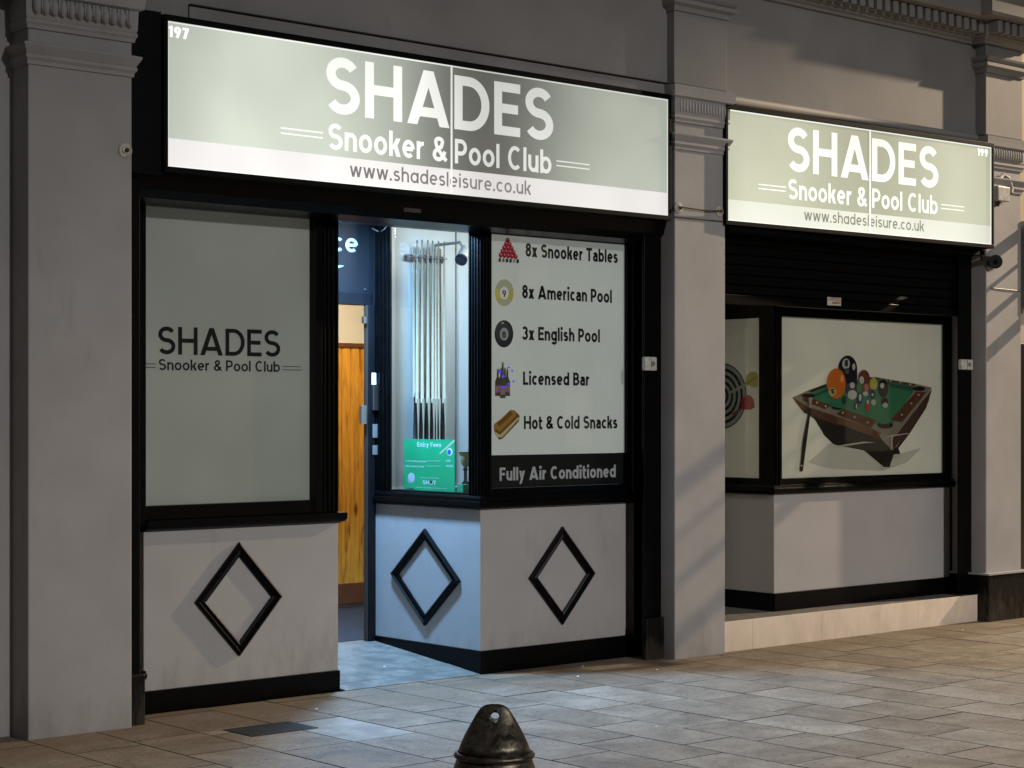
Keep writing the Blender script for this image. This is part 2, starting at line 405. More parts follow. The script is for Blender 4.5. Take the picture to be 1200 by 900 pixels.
def pinemat():
    m, n, l, p = newmat('knotty_pine')
    g = n.new('ShaderNodeNewGeometry'); oi = n.new('ShaderNodeObjectInfo')
    mp = n.new('ShaderNodeMapping'); mp.inputs['Scale'].default_value = (14, 14, 1.6); l.new(g.outputs['Position'], mp.inputs['Vector'])
    cb = n.new('ShaderNodeCombineXYZ'); l.new(oi.outputs['Random'], cb.inputs[2])
    sc = n.new('ShaderNodeVectorMath'); sc.operation = 'SCALE'; sc.inputs['Scale'].default_value = 20; l.new(cb.outputs[0], sc.inputs[0]); l.new(sc.outputs[0], mp.inputs['Location'])
    t = n.new('ShaderNodeTexNoise'); t.inputs['Scale'].default_value = 1.3; t.inputs['Detail'].default_value = 4; t.inputs['Distortion'].default_value = 1.2; l.new(mp.outputs[0], t.inputs['Vector'])
    r = n.new('ShaderNodeValToRGB'); e = r.color_ramp.elements
    e[0].position = .32; e[0].color = (.30, .11, .010, 1); e[1].position = .62; e[1].color = (.74, .35, .045, 1)
    k = e.new(.45); k.color = (.60, .26, .03, 1)
    l.new(t.outputs['Fac'], r.inputs['Fac'])
    mp2 = n.new('ShaderNodeMapping'); mp2.inputs['Scale'].default_value = (9, 0.01, 3.4); l.new(g.outputs['Position'], mp2.inputs['Vector']); l.new(sc.outputs[0], mp2.inputs['Location'])
    vo = n.new('ShaderNodeTexVoronoi'); vo.inputs['Scale'].default_value = 1; l.new(mp2.outputs[0], vo.inputs['Vector'])
    kr = n.new('ShaderNodeValToRGB'); kr.color_ramp.elements[0].position = .06; kr.color_ramp.elements[1].position = .24
    kr.color_ramp.elements[0].color = (.25, .16, .10, 1); kr.color_ramp.elements[1].color = (1, 1, 1, 1); l.new(vo.outputs['Distance'], kr.inputs['Fac'])
    km = n.new('ShaderNodeMix'); km.data_type = 'RGBA'; km.blend_type = 'MULTIPLY'; km.inputs['Factor'].default_value = 1; l.new(r.outputs['Color'], km.inputs['A']); l.new(kr.outputs['Color'], km.inputs['B'])
    l.new(km.outputs['Result'], p.inputs['Base Color']); p.inputs['Roughness'].default_value = .35
    return m
M['pine'] = pinemat()

def bronzemat():
    m, n, l, p = newmat('tarnished_bronze')
    g = n.new('ShaderNodeNewGeometry')
    t = n.new('ShaderNodeTexNoise'); t.inputs['Scale'].default_value = 26; t.inputs['Detail'].default_value = 9; t.inputs['Roughness'].default_value = .72; t.inputs['Distortion'].default_value = 1.1; l.new(g.outputs['Position'], t.inputs['Vector'])
    r = n.new('ShaderNodeValToRGB'); e = r.color_ramp.elements
    e[0].position = .38; e[0].color = (.045, .038, .030, 1); e[1].position = .66; e[1].color = (.21, .18, .135, 1)
    l.new(t.outputs['Fac'], r.inputs['Fac']); l.new(r.outputs['Color'], p.inputs['Base Color'])
    p.inputs['Metallic'].default_value = .9
    mr = n.new('ShaderNodeMapRange'); mr.inputs['To Min'].default_value = .12; mr.inputs['To Max'].default_value = .55; l.new(t.outputs['Fac'], mr.inputs['Value']); l.new(mr.outputs[0], p.inputs['Roughness'])
    b = n.new('ShaderNodeBump'); b.inputs['Strength'].default_value = .4; b.inputs['Distance'].default_value = .005; l.new(t.outputs['Fac'], b.inputs['Height']); l.new(b.outputs['Normal'], p.inputs['Normal'])
    return m
M['bronze'] = bronzemat()

# ---------------------------------------------------------------- lettering (a geometric stroke alphabet)
def arc(cx, cy, rx, ry, a0, a1, n=14):
    return [(cx+rx*math.cos(math.radians(a0+(a1-a0)*i/n)), cy+ry*math.sin(math.radians(a0+(a1-a0)*i/n))) for i in range(n+1)]
def ribbon(pts, w, closed=False):
    h = w/2; n = len(pts); L = []; Rr = []
    P = [Vector(p) for p in pts]
    for i in range(n):
        if closed: a = P[i]-P[i-1]; b = P[(i+1) % n]-P[i]
        else:
            a = P[i]-P[i-1] if i else P[1]-P[0]; b = P[i+1]-P[i] if i < n-1 else a
        if a.length < 1e-6: a = b
        if b.length < 1e-6: b = a
        a = a.normalized(); b = b.normalized()
        na = Vector((-a.y, a.x)); nb = Vector((-b.y, b.x)); m = na+nb
        if m.length < 1e-4: m = na
        m = m.normalized(); k = h/max(.45, m.dot(na))
        L.append(P[i]+m*k); Rr.append(P[i]-m*k)
    q = []
    for i in range(n if closed else n-1):
        j = (i+1) % n
        q.append((Rr[i], Rr[j], L[j], L[i]))
    return q
XH = .72
def glyph(ch, w, dbl=False):
    h = w/2; st = []  # (pts, closed) strokes ; quads
    X = XH
    def line(*p): st.append(ribbon(list(p), w))
    def ring(cx, cy, rx, ry): st.append(ribbon(arc(cx, cy, rx, ry, 0, 360, 26)[:-1], w, True))
    def path(p, c=False): st.append(ribbon(p, w, c))
    def quad(x0, y0, x1, y1, k=1.1):
        d = w*k/2; st.append([(Vector((x0-d, y0)), Vector((x0+d, y0)), Vector((x1+d, y1)), Vector((x1-d, y1)))])
    def S(W, H):
        m = H*.51; ru = (H-h-m)/2; rl = (m-h)/2
        path(arc(W/2, H-h-ru, W/2-h-.015, ru, 28, 270, 18)+arc(W/2, h+rl, W/2-h, rl, 90, -150, 18)[1:])
        return W
    if ch == ' ': return [], .30
    if ch == 'S': W = S(.66, 1)
    elif ch == 's': W = S(.50, X)
    elif ch == 'H': W = .74; line((h, 0), (h, 1)); line((W-h, 0), (W-h, 1)); line((w, .51), (W-w, .51))
    elif ch == 'A':
        W = .88; quad(w*.6, 0, W/2, 1, 1.18); quad(W-w*.6, 0, W/2, 1, 1.18); line((.2, .24), (W-.2, .24))
    elif ch == 'D': W = .76; path([(h, h), (W*.42, h)]+arc(W*.42, .5, W*.58-h, .5-h, -90, 90, 18)+[(h, 1-h)], True)
    elif ch == 'E': W = .58; line((h, 0), (h, 1)); line((w, h), (W, h)); line((w, 1-h), (W, 1-h)); line((w, .51), (W-.05, .51))
    elif ch == 'F': W = .55; line((h, 0), (h, 1)); line((w, 1-h), (W, 1-h)); line((w, .50), (W-.06, .50))
    elif ch == 'L': W = .52; line((h, 0), (h, 1)); line((w, h), (W, h))
    elif ch == 'T': W = .64; line((W/2, 0), (W/2, 1-w)); line((0, 1-h), (W, 1-h))
    elif ch == 'P': W = .62; line((h, 0), (h, 1)); path([(w, .42), (W*.5, .42)]+arc(W*.5, .71-h/2, W*.5-h, .29-h/2, -90, 90, 14)+[(w, 1-h)])
    elif ch == 'B':
        W = .64; line((h, 0), (h, 1)); path([(w, .52), (W*.5, .52)]+arc(W*.5, .76-h/2, W*.45-h, .24-h/2, -90, 90, 12)+[(w, 1-h)])
        path([(w, h), (W*.5, h)]+arc(W*.5, .26+h/2, W*.5-h, .26-h/2, -90, 90, 12)+[(w, .52)])
    elif ch == 'M': W = .86; line((h, 0), (h, 1)); line((W-h, 0), (W-h, 1)); quad(W/2, .25, h, 1); quad(W/2, .25, W-h, 1)
    elif ch == 'Y': W = .72; quad(W/2, .42, h, 1); quad(W/2, .42, W-h, 1); line((W/2, 0), (W/2, .45))
    elif ch == 'C': W = .76; path(arc(.5*W+.03, .5, W/2-h, .5-h, 48, 312, 24))
    elif ch == 'O': W = .84; ring(W/2, .5, W/2-h, .5-h)
    elif ch == 'o': W = .62; ring(W/2, X/2, W/2-h, X/2-h)
    elif ch == 'c': W = .54; path(arc(.30, X/2, .30-h, X/2-h, 48, 312, 20))
    elif ch == 'e': W = .60; path([(w, X/2), (W-h, X/2)]); path(arc(W/2, X/2, W/2-h, X/2-h, 0, 312, 24))
    elif ch in 'nhm':
        W = .56 if ch != 'm' else .90; a = (W-w)/(2 if ch == 'm' else 1)
        line((h, 0), (h, 1.0 if ch == 'h' else X))
        for k in range(2 if ch == 'm' else 1):
            cx = h+a*(k+.5); path([(cx-a/2, X*.45)]+arc(cx, X*.58, a/2, X*.42-h, 180, 0, 14)+[(cx+a/2, 0)])
    elif ch == 'u': W = .56; path([(h, X)]+arc(W/2, X*.42, W/2-h, X*.42-h, 180, 360, 14)+[(W-h, X*.5)]); line((W-h, 0), (W-h, X))
    elif ch == 'r': W = .36; line((h, 0), (h, X)); path(arc(.33, X*.55, .33-h, X*.45-h, 175, 85, 8))
    elif ch in 'bp': W = .62; line((h, 0 if ch == 'b' else -.28), (h, 1 if ch == 'b' else X)); ring(W/2, X/2, W/2-h, X/2-h)
    elif ch in 'dqg' or (ch == 'a' and not dbl):
        W = .62; ring(W/2, X/2, W/2-h, X/2-h)
        line((W-h, 0 if ch in 'ad' else (-.28 if ch == 'q' else -.02)), (W-h, 1 if ch == 'd' else X))
        if ch == 'g': path(arc(W/2, -.04, W/2-h, .24-h, 0, -155, 12))
    elif ch == 'a':
        W = .54; path(arc(W/2, X-h-.16, W/2-h, .16, 155, 0, 12)+[(W-h, 0)])
        path([(W-h, X*.58), (W*.45, X*.58)]+arc(W*.42, X*.29+h*.3, W*.42-h, X*.29-h*.7, 90, 270, 12)+[(W-h, h*1.1)])
    elif ch == 'k': W = .54; line((h, 0), (h, 1)); quad(w+.04, X*.40, W-w*.6, X, 1.25); quad(W-w*.55, 0, w+.13, X*.56, 1.25)
    elif ch == 'l': W = w; line((h, 0), (h, 1))
    elif ch == 'i': W = w*1.1; line((W/2, 0), (W/2, X)); st.append(ribbon([(W/2, X+.12), (W/2, X+.12+w*1.1)], w*1.1))
    elif ch == 't': W = .38; path([(.14, .95)]+[(.14, .22)]+arc(.14+.13, .13+h*.6, .13, .13, 180, 270, 6)+[(W, h*.9)]); line((0, X-h), (W, X-h))
    elif ch == 'v': W = .56; quad(W/2, 0, h, X); quad(W/2, 0, W-h, X)
    elif ch == 'y': W = .56; quad(W/2, 0, h*1.1, X); quad(W*.22, -.28, W-h*1.1, X)
    elif ch == 'w': W = .86; a = W/2; quad(W*.28, 0, h, X); quad(W*.28, 0, a, X); quad(W*.72, 0, a, X); quad(W*.72, 0, W-h, X)
    elif ch == 'x': W = .54; quad(h*1.1, 0, W-h*1.1, X, 1.25); quad(W-h*1.1, 0, h*1.1, X, 1.25)
    elif ch == '.': W = w*1.2; st.append(ribbon([(W/2, 0), (W/2, w*1.2)], w*1.2))
    elif ch == '&':
        W = .70
        path([(W, 0+h*.6), (.46, .28), (.20, .62)]+arc(.33, .79, .17, .21-h, 195, -20, 12)+[(.44, .60), (.24, .50)]+arc(.29, .27, .27-h*.8, .27-h, 120, 300, 12)+[(.52, .18), (.62, .42)])
    elif ch == '1': W = .30; line((W-h, 0), (W-h, 1)); quad(.06, .76, W-h, .95, 1.2)
    elif ch == '3': W = .58; path(arc(W/2-.02, .76-h/2, W/2-h, .24-h/2, 150, -90, 14)); path(arc(W/2-.02, .27+h/2, W/2-h+.02, .27-h/2, 90, -155, 14))
    elif ch == '8': W = .58; ring(W/2, .74, W/2-h-.02, .26-h); ring(W/2, .28+h/3, W/2-h, .28-h*.7)
    elif ch == '9': W = .58; ring(W/2, .68, W/2-h, .32-h); path([(W-h, .66), (W*.42, 0)])
    elif ch == '7': W = .54; line((0, 1-h), (W, 1-h)); quad(W*.32, 0, W-w*.6, 1-h)
    elif ch == '0': W = .62; ring(W/2, .5, W/2-h, .5-h)
    elif ch == '2': W = .54; path(arc(W/2, .7, W/2-h, .3-h, 165, -35, 14)+[(h, h)]); line((h, h), (W, h))
    elif ch == '5': W = .54; line((h, 1-h), (W, 1-h)); line((h, 1), (h, .5)); path(arc(W/2, .3, W/2-h, .3-h, 130, -150, 16))
    elif ch == '-': W = .4; line((0, .38), (W, .38))
    elif ch == '£': W = .54; path(arc(W*.6, .75, .18, .25-h, 20, 180, 10)+[(W*.26, h)]); line((0, h), (W, h)); line((0, .45), (W*.8, .45))
    else: W = .5; ring(W/2, .4, .15, .2)
    return st, W
def lettering(mb, text, O, U, V, width, cap, w=.16, gap=.10, mat=None, dbl=False, N=None, mono=False):
    """O = baseline start, U/V = unit vectors, width = finished width, cap = capital height"""
    O, U, V = Vector(O), Vector(U).normalized(), Vector(V).normalized()
    N = N or U.cross(V)
    x = 0; all_ = []
    for ch in text:
        st, W = glyph(ch, w, dbl)
        all_.append((x, st)); x += W+gap*(1 if ch != ' ' else .3)
    tot = x-gap; sx = width/tot
    k = 0
    for x0, st in all_:
        for j, quads in enumerate(st):
            for q in quads:
                mb.poly([O+U*((x0+p[0])*sx)+V*(p[1]*cap)+N*(.0004*j) for p in q], mat)
    return mb
UX, UZ = Vector((1, 0, 0)), Vector((0, 0, 1))

def ell(cx, cy, rx, ry, n=20, rot=0):
    r = math.radians(rot)
    return [(cx+rx*math.cos(t)*math.cos(r)-ry*math.sin(t)*math.sin(r), cy+rx*math.cos(t)*math.sin(r)+ry*math.sin(t)*math.cos(r)) for t in [2*math.pi*i/n for i in range(n)]]

# ================================================================ GROUND
ground = B(-300, 300, -400, 300, -.32, -.14).build('road', M['asphalt']); tag(ground, kind='structure')
pav = B(-8, 60, -5.2, .30, -.138, -.012).build('pavement', M['joint'])
tag(pav, kind='structure')
# kerb stones
for i in range(22):
    B(-2+i*.915, -2+i*.915+.905, -5.36, -5.205, -.137, .002).build('kerb_stone', M['concrete'], pav, bevel=.012)
# paving slabs: long side runs away from the shops, in columns of slightly different width
WX = [.40, .40, .38, .38, .43, .39, .38, .37, .35, .37, .37, .36, .40, .38, .36, .39, .37, .41, .38, .36, .39, .37, .38, .40, .36, .38, .39, .37]
slabmesh = {}
def slab(x0, x1, y0, y1):
    key = (round(x1-x0, 3), round(y1-y0, 2))
    if key not in slabmesh:
        a, b = (x1-x0)/2-.0034, (y1-y0)/2-.0034
        mb = MB()
        c = .0014
        mb.v = [(-a,-b,-.05),(a,-b,-.05),(a,b,-.05),(-a,b,-.05),(-a,-b,-c),(a,-b,-c),(a,b,-c),(-a,b,-c),(-a+c,-b+c,0),(a-c,-b+c,0),(a-c,b-c,0),(-a+c,b-c,0)]
        mb.f = [(0,1,5,4),(1,2,6,5),(2,3,7,6),(3,0,4,7),(4,5,9,8),(5,6,10,9),(6,7,11,10),(7,4,8,11),(8,9,10,11)]
        me = bpy.data.meshes.new('paving_slab'); me.from_pydata(mb.v, [], mb.f); me.materials.append(M['slab']); me.materials.append(M['joint']); me.polygons.foreach_set('material_index', [1]*8+[0]); slabmesh[key] = me
    return slabmesh[key]
newcache = {}
def newer(me):
    if me.name not in newcache:
        m2 = me.copy(); m2.materials[0] = M['newslab']; newcache[me.name] = m2
    return newcache[me.name]
M['newslab'] = plain('newer_pale_paving_stone', (.37, .345, .305), .65, noise=.16, scale=6, bump=.2, bscale=60, dirt=((.2, .17, .13), 5, .7))
far = MB()
x = 3.40; ci = 0; nslab = 0
DR = (5.09, 5.485, -.64, -.375)
while x < 13.6:
    wd = WX[ci % len(WX)]; ci += 1
    fixed = abs(x-5.39) < .01
    y = .298 - R.choice([0, .12, .25, .38, .5])*.9
    rows = [.298, y] if y < .2 else [y+.0]
    if rows[0] != .298: rows = [.298]
    yy = rows[-1]
    if len(rows) == 2 and rows[0]-rows[1] < .08: rows = [.298]; yy = .298
    if fixed: rows = [.298, -.42, -1.08]; yy = -1.08
    while yy > -5.0:
        yy -= R.choice([.60, .66, .66, .72, .50]); rows.append(max(yy, -5.2))
    for a, b in zip(rows[:-1], rows[1:]):
        # visible ground ends where the frame does
        ux = x+wd/2; Z = ux*S_+(a+CAM_D)*C_
        vis = (CAM_H*FPX/Z)+483 < 985 and nslab < 296
        if vis:
            o = bpy.data.objects.new('paving_slab', slab(x, x+wd, b, a)); COL.objects.link(o); o.parent = pav
            if (fixed and abs(a+.42) < .01) or (x > 6.9 and R.random() < .02): o.data = newer(o.data)
            o.location = (x+wd/2, (a+b)/2, R.uniform(-.0012, .0)); o.rotation_euler = (R.uniform(-.0016, .0016), R.uniform(-.0016, .0016), 0); nslab += 1
        else:
            far.box(x+.004, x+wd-.004, b+.004, a-.004, -.05, -.002)
    x += wd
for cx in list(range(-7, 9)):
    for ry in range(9):
        xx = 3.4-(cx+8)*.39
        far.box(xx+.004, xx+.386, -5.2+ry*.61, -5.2+ry*.61+.602, -.05, -.002)
for cx in range(40):
    for ry in range(9):
        xx = x+cx*.39; far.box(xx+.004, xx+.386, -5.2+ry*.61, -5.2+ry*.61+.602, -.05, -.002)
fo = far.build('distant_paving', M['slab'], pav); fo['kind'] = 'stuff'
# entrance ramp in the recess
rp = MB(); rp.prism([(6.34, .301, .001), (6.34, 1.42, .112), (6.34, 1.42, -.1), (6.34, .301, -.1)], (1.02, 0, 0))
rp.build('entrance_ramp', M['ramp'], pav)
MB().prism([(6.345, .455, .0175), (6.345, .61, .0335), (6.345, .61, .03), (6.345, .455, .015)], (1.01, 0, 0)).build('worn_strip', M['ramp'], pav)

# drain cover in the pavement
dc = B(DR[0], DR[1], DR[2], DR[3], -.02, .003)
for i in range(15):
    for j in range(10):
        dc.box(DR[0]+.014+i*.0247, DR[0]+.029+i*.0247, DR[2]+.012+j*.0247, DR[2]+.027+j*.0247, .003, .0045)
d = dc.build('drain_cover', M['drain'], bevel=0); tag(d, 'dark cast iron access cover set in the paving below the left stall riser', 'drain cover')
# litter
for i, (px_, py_) in enumerate([(770, 785), (683, 781), (677, 793), (769, 852), (905, 0), (371, 831), (437, 788), (1128, 739)]):
    if py_ == 0: continue
    z = .004; t = (CAM_H-z)*FPX/(py_-483); u = (px_-600)/FPX
    X, Y = t*(S_+u*C_), t*(C_-u*S_)-CAM_D
    if i == 6: z = .05; Y = .66
    o = MB().lathe((X, Y, z), [(.003, 0), (.007, .002), (.004, .005)], 6, sx=1.5).build('litter_scrap', M['paper'])
    tag(o, ['crumpled white paper scrap in the brown dirt beside the middle pillar foot', 'white paper scrap by the black plinth of the corner stall riser', 'tiny white scrap just in front of the corner plinth', 'small white scrap on open paving right of the bollard', '', 'white scrap on paving in front of the left stall riser', 'tiny white scrap on the entrance ramp', 'white scrap on paving below the right end of the cream step'][i], 'litter')

# ================================================================ BUILDING
bld = thing('shop_building', 'grey painted masonry frontage with three pilasters, plain wall and dentil cornice above both lit signs', 'building', (8.9, .06, 0))
MB().box(3.4, 12.75, .06, .5, 3.66, 6.2).build('wall', M['wallgrey'], bld)
MB().box(5.15, 8.74, .045, .06, 3.625, 3.722).box(8.70, 9.24, .046, .059, 3.62, 3.70).build('sign_bearer_board', M['wallgrey'], bld)
MB().box(5.15, 8.72, .025, .06, 3.726, 3.732).build('ledge_shadow_strip', M['rust'], bld)  # dark strip drawn in place of the ledge's shadow line
MB().tube([(9.27, -.02, 3.675), (11.95, -.06, 3.675)], .028, 10).build('roller_blind_tube', M['wallgrey'], bld, smooth=True)
eggmesh = MB()
eggmesh.lathe((0, 0, 0), [(.004, -.05), (.018, -.04), (.026, -.015), (.026, .015), (.016, .04), (.004, .048)], 10)
def pilaster(x0, x1, yf, cap_z, plinth=None, upper=True, low=None, z0=-.012, eggs=0, shaftmat=None):
    sh = MB().box(x0, x1, yf, .6, z0, 3.70 if cap_z else 5).build('pilaster', shaftmat or M['render'], bld, bevel=.006)
    if cap_z:
        a = cap_z  # bottom of necking, see profile
        MB().mould(x0, x1, yf-.001, .3, [(.0, a), (.008, a), (.009, a+.018), (.020, a+.033), (.020, a+.045), (.015, a+.05), (.032, a+.08), (.038, a+.092), (.038, a+.102), (.0, a+.112)], left=True).build('necking_moulding', M['render'], sh)
        b = a+.175
        MB().mould(x0, x1, yf-.001, .3, [(.0, b), (.010, b), (.013, b+.018), (.021, b+.03), (.021, b+.042), (.016, b+.047), (.021, b+.062), (.024, b+.155), (.045, b+.165), (.050, b+.20), (.056, b+.235), (.0, b+.245)]).build('capital', M['render'], sh)
        n = {8: 12, 0: 16, 5: 14}[eggs]; es = {8: 1.0, 0: .3, 5: .55}[eggs]
        for i in range(n):
            cx = x0+.03+(x1-x0-.06)*i/(n-1)
            e = MB(); e.lathe((cx, yf-.022-.009*es, b+.112), [(.004*es, -.045), (.017*es, -.034), (.022*es, -.012), (.022*es, .014), (.014*es, .036), (.004*es, .044)], 8, sy=1)
            e.build('egg_ornament', M['render'], sh, smooth=True)
            if i < n-1 and eggs == 8:
                dx = (x1-x0-.06)/(n-1)/2
                MB().prism([(cx+dx-.006, yf-.03, b+.15), (cx+dx+.006, yf-.03, b+.15), (cx+dx, yf-.03, b+.068)], (0, -.014, 0)).build('dart_ornament', M['render'], sh)
        if upper:
            MB().box(x0-.01, x1+.01, yf-.005, .3, b+.25, 5.2).build('upper_shaft', M['wallgrey'], sh, bevel=.004)
            u = 4.20
            MB().mould(x0-.01, x1+.01, yf-.006, .3, [(0, u), (.012, u), (.02, u+.03), (.05, u+.045), (.05, u+.07), (.035, u+.075), (.06, u+.10), (.065, u+.115), (0, u+.12)]).build('upper_moulding', M['wallgrey'], sh)
    return sh
p1 = pilaster(4.215, 4.785, 0, 3.30, eggs=8)
p2 = pilaster(8.745, 9.225, 0, 3.305)
p3 = pilaster(12.135, 12.60, -.03, 3.30, z0=.36, eggs=5)
for p, t in ((p1, 'left pilaster with egg and dart capital'), (p2, 'middle pilaster between the two signs'), (p3, 'right pilaster on a black plinth')): p['label'] = t
MB().box(12.10, 12.655, -.075, .5, -.012, .355).build('plinth', M['dirtyblack'], p3, bevel=.012)
MB().box(12.09, 12.665, -.085, .5, .355, .368).build('plinth_capping', M['render'], p3)
# wall left of the left pilaster, standing back
MB().box(2.6, 4.10, .20, .5, -.012, 5.2).box(4.10, 4.22, .17, .5, -.012, 5.2).build('side_wall', M['render'], bld, bevel=.004)
MB().mould(3.0, 4.06, .18, .5, [(0, 3.30), (.03, 3.33), (.06, 3.38), (.06, 3.40), (0, 3.415)], left=False).mould(3.0, 4.06, .18, .5, [(0, 3.48), (.04, 3.50), (.05, 3.62), (.10, 3.70), (0, 3.72)], left=False).build('side_capital', M['render'], bld)
# cornice with dentils
CP = [(0, 4.415), (.02, 4.415), (.03, 4.43), (.055, 4.44), (.06, 4.452), (.085, 4.458), (.088, 4.466), (.088, 4.56), (.235, 4.568), (.25, 4.59), (.25, 4.68), (.31, 4.76), (.31, 4.80), (0, 4.85)]
cor = MB().mould(3.0, 12.07, .055, .5, CP, left=False, right=False).build('cornice', M['wallgrey'], bld)
MB().mould(12.08, 12.66, -.045, .5, CP).build('cornice_return', M['wallgrey'], cor)
dm = None
xx = 8.6
while xx < 12.75:
    if xx < 11.93: ya, yb = -.115, -.034
    elif xx < 12.0: xx += .095; continue
    else: ya, yb = -.215, -.134
    if dm is None or xx > 12.0:
        dm_o = MB().box(0, .058, ya, yb, 4.470, 4.556).build('dentil', M['wallgrey'], cor, origin=(0, 0, 0)); me = dm_o.data
        if xx < 12.0: dm = me
        dm_o.location = dm_o.location+Vector((xx, 0, 0))
        base_loc = dm_o.location.copy()-Vector((xx, 0, 0))
    else:
        o = bpy.data.objects.new('dentil', dm); COL.objects.link(o); o.parent = cor; o.location = base_loc+Vector((xx, 0, 0))
    xx += .095

# neighbouring shop on the right
nb = thing('neighbour_building', 'beige rendered neighbouring frontage with black stone base at the right edge', 'building', (13.6, .1, 0))
MB().box(12.60, 16, .08, .5, 2.93, 6.2).build('wall', M['beige'], nb)
MB().box(12.60, 16, .03, .5, 2.14, 2.93).build('panel', M['creamtile'], nb)
MB().box(12.60, 16, .0, .5, .30, 2.14).build('stone_base', M['blackgran'], nb, bevel=.004)
MB().box(12.66, 16, -.03, .5, -.012, .30).build('plinth', M['concrete'], nb)
# grey projecting frame whose bars throw the slanting shadows
fr = thing('sign_frame', 'grey metal projecting frame fixed to the wall beside the right pilaster', 'sign frame', (12.78, 0, 2.8))
MB().box(12.66, 12.98, -.03, .08, 2.42, 3.10).build('back_plate', M['greymetal'], fr, bevel=.006)
MB().box(12.655, 12.69, -.055, -.03, 2.40, 3.12).build('edge_channel', M['greymetal'], fr, bevel=.004)
FX = 12.86
for z, th in ((3.12, .045), (2.90, .012), (2.69, .022), (2.44, .045)):
    MB().box(FX-.012, FX+.012, -.86, -.0301, z-th, z+th).build('arm', M['greymetal'], fr)
for yq, th in ((-.84, .02), (-.40, .012), (-.088, .007)):
    MB().box(FX-.016, FX+.016, yq-th, yq+th, 2.42, 3.14).build('upright', M['greymetal'], fr)

# ================================================================ SHOPFRONT 197
def casing(mb, x0, x1, z0, z1, y, d=.03, t=.02):
    pass
def diamond(cx, cz, hw, hh, y, parent, axis='x', t=.052):
    """bolection-moulded diamond frame standing proud of the panel"""
    mb = MB()
    prof = [(0, 0), (0, .012), (.22, .019), (.42, .013), (.55, .013), (.78, .025), (1.0, .016), (1.0, 0)]   # fraction across, projection
    L = math.hypot(hw, hh); k = t*L   # offset scaling along x and z
    rings = []
    for f, pr in prof:
        inset = (1-f)*t
        ax = hw-inset*L/hh*1.0; az = hh-inset*L/hw*1.0
        pts = [(0, az), (ax, 0), (0, -az), (-ax, 0)]
        if axis == 'x': rings.append([(cx+p, y-pr, cz+q) for p, q in pts])
        else: rings.append([(y-pr, cx+p, cz+q) for p, q in pts])
    b = 0
    for rr in rings: mb.v += rr
    for i in range(len(rings)-1):
        for j in range(4):
            a, c = i*4+j, i*4+(j+1) % 4
            mb.f.append((a, c, c+4, a+4)); mb.m.append(0)
    return mb.build('diamond_moulding', M['black'], parent)

s1 = thing('shopfront', 'black and grey shopfront with open doorway and three diamond mouldings below the left sign', 'shopfront', (6.9, .35, 0))
Y1 = .36; Y2 = .31
# left stall riser
sr = MB().box(5.06, 6.33, Y1, 1.40, .112, .965).build('stall_riser', M['panel'], s1, bevel=.003)
MB().box(5.055, 6.336, Y1-.012, 1.39, -.012, .112).build('plinth', M['black'], s1, bevel=.002)
diamond(5.653, .567, .283, .314, Y1-.0005, s1)
MB().mould(5.06, 6.33, Y1-.002, 1.4, [(0, .962), (.004, .962), (.03, .975), (.038, .99), (.038, 1.022), (.0, 1.027)], left=False).build('window_sill', M['black'], s1)
# frame of left window
f1 = MB()
f1.box(5.00, 5.058, Y1-.03, Y1+.08, 1.0, 2.74)
f1.box(5.058, 6.15, Y1-.025, Y1+.08, 1.026, 1.10)
f1.box(6.15, 6.20, Y1-.03, Y1+.08, 1.027, 2.78)
f1.box(6.20, 6.325, Y1-.012, Y1+.10, 1.028, 2.78)
for q in (6.215, 6.245, 6.275, 6.305): f1.box(q, q+.012, Y1-.024, Y1-.012, 1.03, 2.77)
f1.box(5.058, 6.15, Y1-.02, Y1+.08, 2.705, 2.80)
f1.build('window_frame', M['black'], s1, bevel=.003)
MB().box(5.058, 6.15, Y1+.012, Y1+.016, 1.10, 2.705).build('window_pane', M['glass'], s1)
g1 = MB().box(5.058, 6.15, Y1+.03, Y1+.034, 1.10, 2.705).build('window_graphic', M['film1'], s1)
YG = Y1+.0285
k = (YG+CAM_D)/(Y1+CAM_D)
def w1(px, py): return at(px, py, YG)
mb = lettering(MB(), 'SHADES', w1(185, 415.0)+Vector((0, 0, 0)), UX, UZ, w1(328.5, 400).x-w1(185, 400).x, .150, .150, .10); mb.build('lettering', M['inkblack'], g1)
mb = lettering(MB(), 'Snooker & Pool Club', w1(186, 433.6), UX, UZ, w1(328, 433).x-w1(186, 430).x, .060, .150, .10); mb.build('lettering', M['inkblack'], g1)
mb = MB()
for a, b in ((170, 182.5), (331.5, 353)):
    for dz in (0, .0185):
        z = 1.838+dz*1.0; mb.box(at(a, 430, YG).x, at(b, 430, YG).x, YG-.0006, YG, z, z+.0035)
mb.build('ruled_line', M['inkblack'], g1)

# corner bay: front riser, side riser
MB().box(7.36, 8.606, Y2, 1.40, .139, 1.004).build('stall_riser', M['panel'], s1, bevel=.003)
MB().box(7.352, 8.66, Y2-.012, 1.41, -.012, .139).build('plinth', M['black'], s1, bevel=.002)
diamond(8.034, .563, .284, .311, Y2-.0005, s1)
diamond(.845, .557, .350, .307, 7.3595, s1, axis='y', t=.05)
MB().mould(7.36, 8.66, Y2-.002, 1.4, [(0, 1.003), (.004, 1.003), (.028, 1.012), (.034, 1.025), (.034, 1.05), (.02, 1.055), (.02, 1.075), (.012, 1.085), (.0, 1.09)], right=False).build('window_sill', M['black'], s1)
f2 = MB()
f2.box(7.36, 7.452, Y2, Y2+.10, 1.088, 2.80)      # corner post
for q in (7.375, 7.40, 7.425): f2.box(q, q+.012, Y2-.010, Y2, 1.09, 2.79)
for q in (Y2+.012, Y2+.038, Y2+.064, Y2+.09): f2.box(7.350, 7.36, q, q+.013, 1.09, 2.79)
